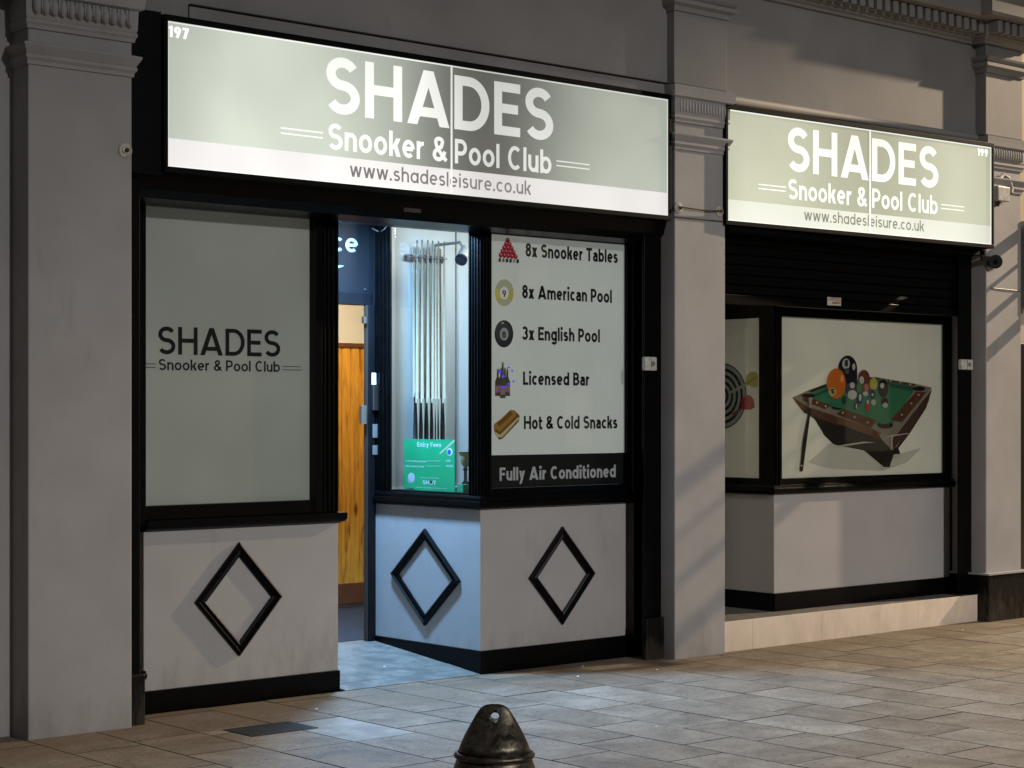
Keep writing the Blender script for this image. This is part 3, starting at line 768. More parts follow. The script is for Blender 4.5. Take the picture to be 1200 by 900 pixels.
f2.box(8.622, 8.66, Y2, Y2+.08, 1.088, 2.80)
f2.box(7.452, 8.622, Y2+.006, Y2+.08, 1.088, 1.13)
f2.box(7.452, 8.622, Y2+.003, Y2+.08, 2.697, 2.80)
f2.box(7.362, 7.376, 1.217, 1.40, 1.088, 3.0)      # post next to the door
for q in (1.235, 1.275, 1.315, 1.355): f2.box(7.352, 7.362, q, q+.016, 1.09, 2.99)
f2.box(7.365, 7.43, Y2+.10, 1.217, 1.087, 1.100)
f2.box(7.365, 7.43, Y2+.10, 1.217, 2.86, 2.99)
f2.build('window_frame', M['black'], s1, bevel=.002)
MB().box(7.40, 7.404, Y2+.10, 1.217, 1.10, 2.86).build('window_pane', M['glass'], s1)
MB().box(7.452, 8.622, Y2+.015, Y2+.019, 1.13, 2.697).build('window_pane', M['glass'], s1)
g2 = MB().box(7.4525, 8.6215, Y2+.030, Y2+.034, 1.335, 2.697).build('window_graphic', M['film2'], s1)
g2b = MB().box(7.4525, 8.6215, Y2+.030, Y2+.036, 1.131, 1.334).build('window_graphic', M['inkblack'], s1)
YG = Y2+.0285
rows = [('8x Snooker Tables', 616, 300.6, 724, .085), ('8x American Pool', 612, 349.5, 717, .085), ('3x English Pool', 612, 398.2, 703, .085), ('Licensed Bar', 613, 451, 690.5, .083), ('Hot & Cold Snacks', 614, 503, 723.5, .083)]
for t, xa, yb, xb, cap in rows:
    a = at(xa, yb, YG); b = at(xb, yb, YG)
    lettering(MB(), t, a, UX, UZ, b.x-a.x, cap, .195, .09, dbl=True).build('lettering', M['inkblack'], g2)
a = at(585.5, 563.5, YG); b = at(721.5, 560, YG)
lettering(MB(), 'Fully Air Conditioned', a, UX, UZ, b.x-a.x, .082, .195, .09, dbl=True).build('lettering', M['inkwhite'], g2b)

# printed pictures beside the list (flat print)
ID = {}
def I(name, col, e=.05):
    if name not in ID: ID[name] = ink('print_'+name, col, e)
    return ID[name]
class Pic:
    def __init__(s, mapf): s.mb = MB(); s.f = mapf; s.k = 0
    def p(s, pts, mat):
        s.k += 1; s.mb.poly([s.f(q[0], q[1], s.k) for q in pts], mat); return s
    def e(s, cx, cy, rx, ry, mat, n=22, rot=0): return s.p(ell(cx, cy, rx, ry, n, rot), mat)
def onY(y): return lambda a, b, k: at(a, b, y-.00015*k)
red, pink = I('red', (.38, .02, .035), .1), I('pink', (.75, .25, .28), .2)
p = Pic(onY(YG))
for r in range(5):
    for c in range(r+1):
        cx = 595.0+(c-r/2)*4.4+r*.15; cy = 279.5+r*4.6+.12*(c-r/2)*4
        p.e(cx, cy+2, 2.3, 3.1, red, 12); p.e(cx+.3, cy+1, .8, 1.1, pink, 8)
for i, cname in enumerate(((.02, .10, .04), (.30, .20, .05), (.05, .03, .03), (.02, .05, .16), (.42, .42, .40), (.01, .01, .01))):
    p.e(585.8+i*4.2, 304.7+i*.28, 1.5, 2.5, I('ball%d' % i, cname), 12)
p.mb.build('snooker_balls_picture', red, g2)
p = Pic(onY(YG))
p.e(591, 343, 11, 15.8, I('palecream', (.40, .40, .26), .22), 28)
p.p([(x_, y_) for x_, y_ in ell(591, 343, 11.05, 15.9, 40) if 336 < y_ < 352.5 and x_ > 591][:]+[(x_, y_) for x_, y_ in ell(591, 343, 11.05, 15.9, 40) if 336 < y_ < 352.5 and x_ <= 591], I('paleyellow', (.50, .42, .12), .26))
p.e(591, 343.5, 5.2, 7.6, I('offwhite', (.6, .6, .55), .28))
p.mb.build('nine_ball_picture', red, g2)
a = at(588.6, 348, YG-.0012); lettering(MB(), '9', a, UX, UZ, .032, .042, .16).build('lettering', M['inkblack'], g2)
p = Pic(onY(YG))
p.e(590.6, 391.2, 11, 16, I('charcoal', (.035, .035, .035), .1), 28)
p.e(589.5, 388, 8.5, 12, I('charcoal2', (.06, .06, .06), .1), 24)
p.e(590.8, 391.5, 5, 7.4, I('ballgrey', (.33, .33, .33), .2))
p.e(589, 378.5, 1.8, 1.2, I('ballgrey', (.33, .33, .33), .2), 10)
p.mb.build('eight_ball_picture', red, g2)
a = at(588.4, 396, YG-.0012); lettering(MB(), '8', a, UX, UZ, .032, .042, .17).build('lettering', M['inkblack'], g2)
# beer bottles
p = Pic(onY(YG))
gl = [I('glassbrown', (.10, .06, .045), .1), I('glassgreen', (.07, .09, .05), .1), I('labelpink', (.35, .2, .2), .1), I('bluereflection', (.12, .08, .9), .5), I('capgold', (.3, .25, .1), .1)]
for bx, by, m_ in ((583.4, 464, 0), (594.5, 464, 0), (587.3, 463, 0), (591.7, 463, 1), (589.2, 466.5, 1)):
    t = 30 if bx != 589.2 else 40
    p.p([(bx-3.2, by), (bx+3.2, by), (bx+3.2, by-17), (bx+1.2, by-22), (bx+1, by-t), (bx-1, by-t), (bx-1.2, by-22), (bx-3.2, by-17)], gl[m_])
    p.p([(bx-2.8, by-4), (bx+2.8, by-4), (bx+2.8, by-12), (bx-2.8, by-12)], gl[2]); p.p([(bx-1.1, by-t), (bx+1.1, by-t), (bx+1.1, by-t-2), (bx-1.1, by-t-2)], gl[4])
for bx, by, r1, r2 in ((585.8, 435, 2, 2.5), (589.6, 441, 2, 2), (589.5, 453.5, 4, 1.2), (595.8, 450, 1.5, 1.5), (600.3, 434.5, 1.2, 1.2), (601.8, 447, 1.2, 1.2), (596, 430.5, 1.5, 1)):
    p.e(bx, by, r1, r2, gl[3], 10)  # painted blue dots stand for street lights reflected in the glass
p.mb.build('bottles_picture', red, g2)
# toasted sandwich
p = Pic(onY(YG))
br = [I('crust', (.18, .085, .02), .1), I('toast', (.34, .18, .04), .12), I('toastdark', (.20, .075, .02), .1), I('filling', (.5, .42, .22), .15)]
p.p([(578.5, 499), (580, 508), (585, 515.5), (589, 514), (608, 494), (609, 487), (603, 481), (598, 480.5)], br[0])
p.p([(578.5, 505), (586, 509.5), (607, 489), (609, 490), (588.5, 512.5), (583.5, 512.5)], br[3])
p.p([(579, 497), (579.5, 502), (586, 506), (605, 487), (605, 482.5), (600, 480.8)], br[1])
p.p([(582, 496.5), (585, 499.5), (601, 485.5), (599, 482)], br[2])
p.mb.build('toasted_sandwich_picture', red, g2)

# guides, shutter box and soffit
MB().box(4.787, 4.862, .05, .34, .0, 2.80).build('shutter_guide', M['black'], s1, bevel=.006)
MB().box(4.786, 4.885, .035, .33, -.011, .26).build('guide_foot', M['dirtyblack'], s1, bevel=.01)
MB().lathe((4.885, .08, .245), [(.005, 0), (.022, .004), (.024, .02), (.01, .03)], 12, 'x').build('guide_bolt', M['dirtyblack'], s1, smooth=True)
MB().box(8.585, 8.744, .12, .14, .0, 2.83).box(8.70, 8.744, .1401, .335, .0, 2.83).build('shutter_guide', M['black'], s1, bevel=.006)
MB().box(8.575, 8.7445, .09, .135, -.011, .27).build('guide_foot', M['dirtyblack'], s1, bevel=.01)
MB().prism([(4.787, .07, 2.84), (4.787, .10, 2.755), (4.787, .15, 2.715), (4.787, .33, 2.700), (4.787, .45, 2.705), (4.787, .45, 3.7), (4.787, .07, 3.7)], (3.955, 0, 0)).build('shutter_box', M['black'], s1)
MB().box(6.2, 7.36, .4501, 1.5, 2.90, 2.98).box(6.15, 6.20, .451, 1.5, 2.80, 3.0).box(7.36, 8.74, .4501, 1.5, 2.93, 2.985).build('recess_ceiling', M['white'], s1)
MB().box(6.65, 6.85, .70, .90, 2.875, 2.90).build('lamp_housing', M['steel'], s1)
# left bay hidden side & backs
MB().box(6.24, 6.325, Y1+.10, 1.4, 1.03, 2.80).build('side_window_frame', M['black'], s1)
MB().box(5.0, 6.2, .9, .95, 1.0, 2.8).build('back_board', M['blackmatt'], s1)
# cue display bay: back wall, right wall and shelf
bay = MB().box(7.44, 8.74, 1.40, 1.46, 1.0, 2.93).build('display_back_wall', M['bay'], s1)
MB().box(8.62, 8.70, Y2+.081, 1.40, 1.0, 2.93).build('display_side_wall', M['bay'], s1)
MB().box(7.42, 8.64, Y2+.08, 1.40, 1.05, 1.085).build('display_shelf', M['bay'], s1)
MB().box(8.055, 8.062, 1.388, 1.40, 1.085, 2.93).build('wall_joint_strip', M['greymetal'], s1)
MB().box(7.46, 8.62, 1.385, 1.40, 1.085, 1.10).build('wall_base_trim', M['white'], s1)

# doorway
dr = thing('entrance_door_frame', 'dark grey entrance door frame with fanlight panel reading ce and steel locks on its post', 'door frame', (7.3, 1.4, .1))
MB().box(6.34, 7.331, 1.405, 1.43, 2.376, 2.90).build('fanlight_panel', M['fanpanel'], dr)
t = MB().box(6.34, 7.331, 1.375, 1.45, 2.297, 2.376).build('transom', M['darkframe'], dr, bevel=.003)
pf = MB().box(7.331, 7.345, 1.385, 1.45, 2.30, 2.92).box(7.345, 7.3515, 1.37, 1.45, .112, 2.92)
pf.box(7.30, 7.345, 1.36, 1.385, .105, 2.297).box(7.3515, 7.361, 1.37, 1.45, .112, 2.92)
pf.build('door_post', M['darkframe'], dr, bevel=.002)
MB().box(7.280, 7.2995, 1.372, 1.392, .112, 2.297).build('door_edge', plain('brown_door_edge', (.035, .024, .018), .5), dr)
MB().lathe((7.298, 1.402, 2.40), [(.008, -.006), (.01, .0), (.004, .004)], 10, 'y').build('screw', M['steel'], dr)
a = at(394, 296.5, 1.404); b = at(419, 297, 1.404)
LM = MB(); a = at(388.5, 295.8, 1.4025); b = at(419.3, 296, 1.4025)
lettering(LM, 'ce', (a.x, 1.4025, b.z), UX, UZ, b.x-a.x, .126, .15, .12)
LM.build('lettering', M['cyantext'], dr)
MB().poly([at(394, 310.5, 1.4035), at(403.5, 311.5, 1.4035), at(394, 315, 1.4035)]).build('arrow_mark', M['cyantext'], dr)
def onpost(pxa, pya, pxb, pyb, y=1.36):
    A, B_ = at(pxa, pya, y), at(pxb, pyb, y); return A.x, B_.x, B_.z, A.z
for nm, (q, m_, dp) in {'label_plate': ((435.5, 437, 444.5, 451), M['paper'], .004), 'lock_case': ((435.5, 452, 446, 481), M['steel'], .022), 'latch_plate': ((436.5, 497, 444, 513), M['greymetal'], .006), 'lower_latch_plate': ((436.5, 522, 443, 533), M['greymetal'], .006)}.items():
    x0, x1, z0, z1 = onpost(*q); MB().box(x0, x1, 1.36-dp, 1.3605, z0, z1).build(nm, m_, dr, bevel=.002)
x0, x1, z0, z1 = onpost(421, 475, 427, 497, 1.371); MB().box(x0, x1, 1.345, 1.3715, z0, z1).build('strike_plate', M['steel'], dr, bevel=.001)
x0, x1, z0, z1 = onpost(424, 371, 427.5, 379, 1.371); MB().box(x0, x1, 1.35, 1.3715, z0, z1).build('hinge', M['steel'], dr)
MB().tube([(7.33, 1.372, 2.80), (7.37, 1.34, 2.775), (7.345, 1.26, 2.785), (7.348, 1.2, 2.83)], .0035, 6).build('cable', M['greymetal'], dr)

# hall behind the door
hall = B(5.6, 9.6, 1.46, 3.3, -.1, .11).build('hall_floor', M['mat']); tag(hall, kind='structure')
hw = MB().box(5.6, 9.6, 3.13, 3.2, .11, 2.7).build('hall_wall', M['cream']); tag(hw, kind='structure')
MB().box(9.6, 9.65, 1.5, 3.2, .11, 2.7).build('end_wall', M['cream'], hw)
MB().box(5.55, 5.6, 1.5, 3.2, .11, 2.7).build('end_wall', M['cream'], hw)
MB().box(5.6, 9.6, 1.46, 3.2, 2.7, 2.75).build('hall_ceiling', M['white'], hw)
for i in range(24):
    xx = 7.6+i*.083
    MB().prism([(xx+.001, 3.129, .30), (xx+.002, 3.117, .30), (xx+.010, 3.105, .30), (xx+.073, 3.105, .30), (xx+.081, 3.117, .30), (xx+.082, 3.129, .30)], (0, 0, 1.79)).build('pine_board', M['pine'], hw)
MB().box(7.55, 9.6, 3.1291, 3.1299, .3, 2.09).build('groove_shade_sheet', M['rackwood'], hw)  # dark sheet added behind the boards to give their grooves shade
MB().box(7.5, 9.6, 3.088, 3.13, 2.09, 2.125).build('dado_rail', M['skirt'], hw, bevel=.006)
MB().box(7.5, 9.6, 3.10, 3.13, .14, .30).build('skirting_board', M['skirt'], hw, bevel=.006)
MB().box(7.76, 8.25, 1.96, 2.44, 2.66, 2.70).build('ceiling_lamp', M['halllight'], hw)

# things in the display
grp = 'snooker cues standing in the wall rack'
cue_rows = [(488.8, 281.5, 'leftmost cue in the rack'), (494.8, 281, 'second cue from the left'), (501.5, 281.3, 'third cue from the left'), (507.2, 282, 'fourth cue from the left'), (510.3, 286.5, 'shorter one right of the middle'), (513.8, 282.5, 'second cue from the right'), (520.6, 283.2, 'rightmost cue in the rack')]
cue_base = None
CY = 1.34
for i, (px_, py_, t) in enumerate(cue_rows):
    top = at(px_, py_, CY); L = top.z-1.20
    c = thing('snooker_cue', 'pale ash snooker cue with a black butt, '+t, 'snooker cue', (top.x, CY, 1.20), grp)
    MB().tube([(top.x, CY, 1.20+.02), (top.x, CY, 1.66)], .0145, 10, r2=.0125).build('butt', M['cueblack'], c, smooth=True)
    MB().tube([(top.x, CY, 1.661), (top.x, CY, top.z-.02)], .0122, 10, r2=.0056).build('shaft', M['cuewood'], c, smooth=True)
    # pointed splice of pale wood running down into the butt
    MB().prism([(top.x-.0030, CY-.0152, 1.30), (top.x+.0030, CY-.0152, 1.30), (top.x+.0036, CY-.0148, 1.50), (top.x+.0110, CY-.0132, 1.69), (top.x-.0110, CY-.0132, 1.69), (top.x-.0036, CY-.0148, 1.50)][::-1], (0, .004, 0)).build('splice', M['splice'], c)
    MB().tube([(top.x, CY, top.z-.02), (top.x, CY, top.z+.13-.13)], .0055, 8).build('tip', M['tip'], c)
# extra butts between, the black cues reversed in the rack
for i, px_ in enumerate((486.5, 492, 498, 504.5, 511, 517.5)):
    b = at(px_+.3, 460, 1.365)
    c = thing('snooker_cue', 'dark butted cue at the back of the rack, ' + ['at its left end', 'behind the first and second cues', 'behind the second and third cues', 'behind the third and fourth cues', 'behind the shorter cue', 'behind the last two cues'][i], 'snooker cue', (b.x, 1.372, 1.20), grp)
    MB().tube([(b.x, 1.372, 1.21), (b.x, 1.372, b.z-.14), (b.x, 1.372, b.z)], .016, 10, r2=.002).build('butt', M['cueblack'], c, smooth=True)
    MB().tube([(b.x, 1.381, 1.70), (b.x, 1.381, 2.70)], .010, 8, r2=.005).build('shaft', M['cuewood'], c, smooth=True)
rk = thing('cue_rack', 'small dark wooden wall rack holding the cue tips', 'cue rack', (7.81, 1.38, 2.63))
A = at(477, 296.5, 1.37); Bq = at(522, 304, 1.37)
MB().box(A.x, Bq.x, 1.375, 1.40, 2.605, 2.648).build('rail', M['rackwood'], rk, bevel=.003)
for i in range(7):
    xq = A.x+.02+i*(Bq.x-A.x-.04)/6
    MB().tube([(xq-.012, 1.375, 2.628), (xq-.012, 1.335, 2.628), (xq-.004, 1.322, 2.628)], .005, 6).build('clip', M['steel'], rk)
MB().box(A.x, Bq.x, 1.30, 1.40, 1.17, 1.20).build('foot_shelf', M['rackwood'], rk)
# display spotlight
sp = thing('spotlight', 'grey spotlight on a bracket at the right of the cue rack', 'spotlight', (8.05, 1.2, 2.62))
tp = Vector((7.835, 1.02, 2.665)); bt = Vector((7.755, .97, 2.595))
dv = (bt-tp).normalized()
MB().tube([tp, tp+dv*.045, tp+dv*.05, bt-dv*.02, bt], .038, 18).build('housing', M['greymetal'], sp, smooth=False)
MB().tube([bt-dv*.005, bt+dv*.012], .041, 18).build('rim', M['darkframe'], sp)
MB().tube([bt+dv*.0121, bt+dv*.014], .032, 16).build('lens', M['lens'], sp)
MB().tube([tp+Vector((.0, .02, .0)), tp+Vector((.05, .12, .06)), tp+Vector((.05, .375, .06))], .010, 8).build('arm', M['greymetal'], sp)
# entry fees poster
poster_m = plain('green_poster', (.0, .42, .17), .4, noise=.12, scale=6)
po = thing('entry_fees_poster', 'green poster headed Entry Fees standing on the display shelf', 'poster', (7.5, .8, 1.09))
PX = 7.425
def onX(k0=0): return lambda a, b, k: atx(a, b, PX-.00015*k)
A, Bq, Cq, Dq = atx(473.5, 514, PX), atx(533, 515.5, PX), atx(533, 576, PX), atx(473.5, 574.5, PX)
A.z = Bq.z = (A.z+Bq.z)/2; Cq.z = Dq.z = 1.088
MB().prism([A, Bq, Cq, Dq], (.004, 0, 0)).build('sheet', poster_m, po)
UY = Vector((0, -1, 0))
wt = plain('poster_white_print', (.75, .8, .78), .4)
def yz(px_, py_): return atx(px_, py_, PX-.0006)
def ptext(t, xa, xb, yb, cap, w=.15, m_=None, nm='lettering'):
    a, b = yz(xa, yb), yz(xb, yb)
    lettering(MB(), t, (PX-.0008, a.y, a.z), UY, UZ, a.y-b.y, cap, w, .10).build(nm, m_ or wt, po)
ptext('Entry Fees', 489, 517, 523.5, .030, .17)
ptext('1 Year Membership', 476, 499.5, 541, .011, .17)
ptext('Day Membership', 476, 497, 547, .011, .17)
ptext('£25', 523, 528, 541, .012, .18)
ptext('£5.00', 523, 530.5, 547, .012, .18)
ptext('SHOT', 495.5, 511, 567.5, .026, .2)
ptext('Find us on social media', 493, 514, 560, .006, .15)
ptext('shades snooker and pool club', 487, 524, 571.5, .007, .15)
p = Pic(onX())
p.p([(514.5, 531.3), (516, 532.2), (533, 517.5), (532.6, 515.8), (531, 516)], I('cueprint', (.6, .55, .38), 0))
p.e(527, 529.5, 3.4, 4.6, wt); p.e(526.3, 530, 2.2, 3.2, I('printblue', (.02, .12, .45), 0)); p.e(482, 560, 4.2, 6, I('printball', (.55, .62, .66), 0)); p.e(480.6, 563, 3, 3.5, I('printballshade', (.33, .45, .42), 0)); p.e(482.4, 559, 3.6, 5, I('printball', (.55, .62, .66), 0))
for yy_ in (541, 547): p.p([(500, yy_-1), (516, yy_-1), (516, yy_-.6), (500, yy_-.6)], wt)
p.e(505, 565, 1.5, 2.1, M['inkblack'])
p.mb.build('printed_picture', wt, po)
# trophy
tr = thing('trophy', 'small gold topped trophy on the display shelf behind the green poster', 'trophy', (7.8, .72, 1.087))
tx, ty = 7.62, .585
q = at(545.5, 560, .60); tx, ty = q.x, .60
MB().box(tx-.045, tx+.045, ty-.03, ty+.03, 1.086, 1.15).build('base', I('trophygreen', (.02, .3, .15), 0), tr, bevel=.004)
MB().lathe((tx, ty, 1.15), [(.03, 0), (.012, .02), (.010, .08), (.018, .09), (.012, .10)], 12).build('stem', M['blackplastic'], tr, smooth=True)
MB().lathe((tx, ty, 1.25), [(.008, 0), (.03, .03), (.036, .07), (.042, .10), (.05, .105)], 14).build('cup', plain('pale_gold', (.5, .52, .3), .4, .1), tr, smooth=True)
ds = MB().lathe((7.42, 1.08, 1.088), [(.055, 0), (.05, .01), (.02, .022), (.004, .024)], 14).build('black_dish', M['blackplastic'], smooth=True); tag(ds, 'small black domed object on the shelf at the left corner of the side window', 'ornament')

# key switch boxes and stickers
def keybox(x0, x1, z0, z1, y, label):
    k = thing('key_switch_box', label, 'switch box', ((x0+x1)/2, y, z0))
    MB().box(x0, x1, y-.035, y, z0, z1).build('case', M['plasticwhite'], k, bevel=.008)
    MB().lathe(((x0*.35+x1*.65), y-.035, (z0+z1)/2), [(.016, 0), (.016, -.004), (.006, -.0045)], 12, 'y').build('lock_barrel', M['greymetal'], k)
    MB().box(x0+(x1-x0)*.46, x0+(x1-x0)*.50, y-.037, y-.034, z0+.006, z1-.006).build('cover_seam', M['greymetal'], k)
a, b = at(756, 418, .088), at(770.5, 434.5, .088); keybox(a.x, b.x-.005, b.z, a.z, .12, 'off white key switch box on the black post left of the middle pillar')
a, b = at(1127, 421, .067), at(1140.5, 433.5, .067); keybox(a.x, b.x, b.z, a.z, .100, 'off white key switch box on the black post left of the right pillar')
a, b = at(475.5, 252.5, .075), at(495.5, 264.5, .075)
st = MB().box(a.x, b.x, .092, .0995, 2.755, 2.79).build('shutter_label', plain('faded_label', (.06, .045, .04), .5, noise=.6, scale=90)); tag(st, 'faded dark maker plate under the left sign above the doorway', 'label plate')

# ================================================================ SIGNS
def fascia(name, label, x0, x1, z0, z1, ya, yb, mats, seamx, digits, dig_at, geo, depth=.18):
    bg, band, let, grey = mats
    dirv = Vector((x1-x0, yb-ya, 0)).normalized(); nrm = Vector((dirv.y, -dirv.x, 0))
    def yat(x): return ya+(yb-ya)*(x-x0)/(x1-x0)
    s = thing(name, label, 'illuminated sign', ((x0+x1)/2, (ya+yb)/2, z0))
    fm = MB(); t = .022
    def bar(xa, xb, za, zb, d0=-.012, d1=depth):
        A, B_ = Vector((xa, yat(xa), za)), Vector((xb, yat(xb), za))
        fm.prism([A+nrm*-d0, B_+nrm*-d0, B_-nrm*d1, A-nrm*d1], (0, 0, zb-za))
    bar(x0-t, x1+t, z1, z1+.032); bar(x0-t, x1+t, z0-.03, z0); bar(x0-t, x0, z0, z1); bar(x1, x1+t, z0, z1)
    fm.build('frame', M['blackmatt'], s, bevel=.003)
    bm_ = MB(); A, B_ = Vector((x0, yat(x0), z0)), Vector((x1, yat(x1), z0)); bm_.prism([A-nrm*.03, B_-nrm*.03, B_-nrm*depth, A-nrm*depth], (0, 0, z1-z0)); bm_.build('housing', M['blackmatt'], s)
    zb = 3.013
    fp = None
    for k, (xa, xb) in enumerate(((x0, seamx-.006), (seamx+.006, x1))):
        pm = MB()
        for za, zz, mt in ((z0, zb, band), (zb, z1, bg)):
            A, B_ = Vector((xa, yat(xa), za)), Vector((xb, yat(xb), za))
            pm.prism([A, B_, B_-nrm*.006, A-nrm*.006], (0, 0, zz-za), mt)
        o = pm.build('face_panel', bg, s); fp = fp or o
    sm = MB(); A, B_ = Vector((seamx-.006, yat(seamx), z0)), Vector((seamx+.006, yat(seamx), z0))
    sm.prism([A+nrm*.003, B_+nrm*.003, B_-nrm*.01, A-nrm*.01], (0, 0, z1-z0)); sm.build('joint_strip', let, s)
    edge = MB()
    for (xa, xb, za, zz) in ((x0, x1, z1-.008, z1), (x0, x0+.008, z0, z1), (x1-.008, x1, z0, z1), (x0, x1, z0, z0+.006)):
        A, B_ = Vector((xa, yat(xa), za)), Vector((xb, yat(xb), za)); edge.prism([A+nrm*.001, B_+nrm*.001, B_-nrm*.002, A-nrm*.002], (0, 0, zz-za))
    edge.build('light_edge', let, s)
    for t_, xa, xb, zl, cap, w, m_, gp in geo:
        O = Vector((xa, yat(xa), zl))+nrm*.0012
        lettering(MB(), t_, O, dirv, UZ, (xb-xa)/dirv.x, cap, w, gp).build('lettering', m_, s)
    O = Vector((dig_at[0], yat(dig_at[0]), dig_at[1]))+nrm*.0012
    lettering(MB(), digits, O, dirv, UZ, dig_at[2], dig_at[3], .23, .1).build('house_number', M['signnum'], s)
    return s, yat, nrm
def rules(s, yat, nrm, segs, mat):
    mb = MB()
    for xa, xb in segs:
        for z in (3.103, 3.131):
            A, B_ = Vector((xa, yat(xa), z)), Vector((xb, yat(xb), z))
            mb.prism([A+nrm*.0012, B_+nrm*.0012, B_, A], (0, 0, .007))
    mb.build('ruled_line', mat, s)
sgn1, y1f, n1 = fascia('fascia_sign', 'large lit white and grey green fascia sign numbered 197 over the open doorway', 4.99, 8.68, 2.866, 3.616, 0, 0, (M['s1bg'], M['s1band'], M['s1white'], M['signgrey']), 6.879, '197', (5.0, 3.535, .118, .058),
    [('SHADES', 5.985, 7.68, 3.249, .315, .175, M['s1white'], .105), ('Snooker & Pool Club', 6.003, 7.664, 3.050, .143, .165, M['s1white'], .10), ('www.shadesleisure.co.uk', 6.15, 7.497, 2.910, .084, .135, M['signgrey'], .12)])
rules(sgn1, y1f, n1, ((5.69, 5.967), (7.706, 7.986)), M['s1white'])
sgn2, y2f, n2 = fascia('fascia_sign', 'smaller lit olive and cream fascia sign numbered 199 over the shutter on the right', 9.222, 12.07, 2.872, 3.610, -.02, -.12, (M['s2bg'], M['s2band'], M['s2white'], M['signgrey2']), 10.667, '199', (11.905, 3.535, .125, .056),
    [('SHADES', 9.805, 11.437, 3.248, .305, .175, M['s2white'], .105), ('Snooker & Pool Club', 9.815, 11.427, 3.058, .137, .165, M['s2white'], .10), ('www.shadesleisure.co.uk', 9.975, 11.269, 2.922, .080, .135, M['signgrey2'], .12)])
rules(sgn2, y2f, n2, ((9.522, 9.79), (11.467, 11.741)), M['s2white'])
MB().box(4.787, 4.966, .02, .20, 2.82, 3.66).build('sign_end_panel', M['blackmatt'], s1)

# ================================================================ SHOPFRONT 199
s2 = thing('shopfront', 'closed black shopfront with pool table window picture and shutter on a cream step', 'shopfront', (10.9, .28, 0))
Y3 = .28
# step
stp = MB().box(9.227, 12.099, .035, 1.6, -.011, .196).build('step', M['steptop'], s2)
xs = [9.228, 9.52, 10.245, 11.35, 12.095]
for a, b in zip(xs[:-1], xs[1:]):
    MB().box(a+.0008, b-.0008, .02, .034, .0, .203).build('step_tile', M['step'], stp, bevel=.0015)
MB().box(10.038, 12.102, Y3, 1.3, .322, 1.018).build('stall_riser', M['panel'], s2, bevel=.003)
MB().box(10.032, 12.15, Y3-.012, 1.31, .1965, .322).build('plinth', M['black'], s2, bevel=.002)
MB().mould(10.038, 12.15, Y3-.002, 1.3, [(0, 1.017), (.004, 1.017), (.024, 1.025), (.03, 1.04), (.03, 1.06), (.015, 1.07), (.012, 1.082), (0, 1.086)], right=False).build('window_sill', M['black'], s2)
f3 = MB()
f3.box(10.04, 10.125, Y3, Y3+.09, 1.085, 2.45)
for q in (10.055, 10.09): f3.box(q, q+.012, Y3-.01, Y3, 1.087, 2.44)
f3.box(12.047, 12.10, Y3, Y3+.09, 1.085, 2.45)
f3.box(10.125, 12.047, Y3+.004, Y3+.09, 1.085, 1.130)
f3.box(10.125, 12.047, Y3+.004, Y3+.09, 2.278, 2.45)
f3.box(10.042, 10.12, Y3+.09, .425, 1.085, 2.45)
f3.box(10.042, 10.12, .425, 1.3, 1.085, 1.130)
f3.box(10.042, 10.12, .425, 1.3, 2.270, 2.45)
f3.box(10.042, 10.12, 1.2, 1.3, 1.13, 2.27)
f3.build('window_frame', M['black'], s2, bevel=.002)
MB().box(10.125, 12.047, Y3+.014, Y3+.018, 1.13, 2.278).build('window_pane', M['glass'], s2)
MB().box(10.052, 10.056, .425, 1.2, 1.13, 2.27).build('window_pane', M['glass'], s2)
g3 = MB().box(10.1255, 12.0465, Y3+.030, Y3+.034, 1.1305, 2.2775).build('window_graphic', M['film3'], s2)
g4 = MB().box(10.066, 10.070, .4255, 1.1995, 1.1305, 2.2695).build('window_graphic', M['film3'], s2)
# dartboard print on the side pane
XG = 10.0645
p = Pic(lambda a, b, k: atx(a, b, XG-.0002*k))
Yc = atx(846, 464, XG)
rad = atx(846, 425.5, XG).z-Yc.z
def circ(r, mat, dyz=(0, 0)):
    p.k += 1
    p.mb.poly([Vector((XG-.0002*p.k, Yc.y-r*math.cos(t)*-1*-1+dyz[0], Yc.z+r*math.sin(t)+dyz[1])) for t in [2*math.pi*i/48 for i in range(48)]], mat)
bw, bk = I('boardwhite', (.36, .36, .33), .04), I('boardblack', (.015, .017, .015), 0)
for i, f_ in enumerate((1.0, .965, .85, .76, .66, .57, .47, .38, .28, .19, .10)):
    circ(rad*f_, bk if i % 2 == 0 else bw)
yl, rd = I('flightyellow', (.42, .37, .03), .05), I('flightred', (.38, .02, .025), .06)
p.p([(855, 459), (857, 461), (876, 452), (888, 442), (887, 441), (872, 449.5)], I('dartpale', (.42, .42, .22), .04))
p.p([(873, 449), (875, 440), (880, 436), (886, 436), (888.4, 439), (888.4, 453), (884, 454.5), (878, 452)], yl)
p.p([(874, 449.4), (888, 440.5), (888, 442), (875, 450.5)], I('flightdark', (.22, .19, .02), 0))
p.p([(857, 485), (862, 487.5), (869, 480), (867, 478)], I('dartred', (.25, .06, .05), .03))
p.p([(868, 479), (869.5, 468), (873, 463.5), (879, 463), (882.5, 467), (884, 472), (884.5, 477), (880, 480.5), (873, 480)], rd)
p.mb.build('dartboard_picture', bw, g4)
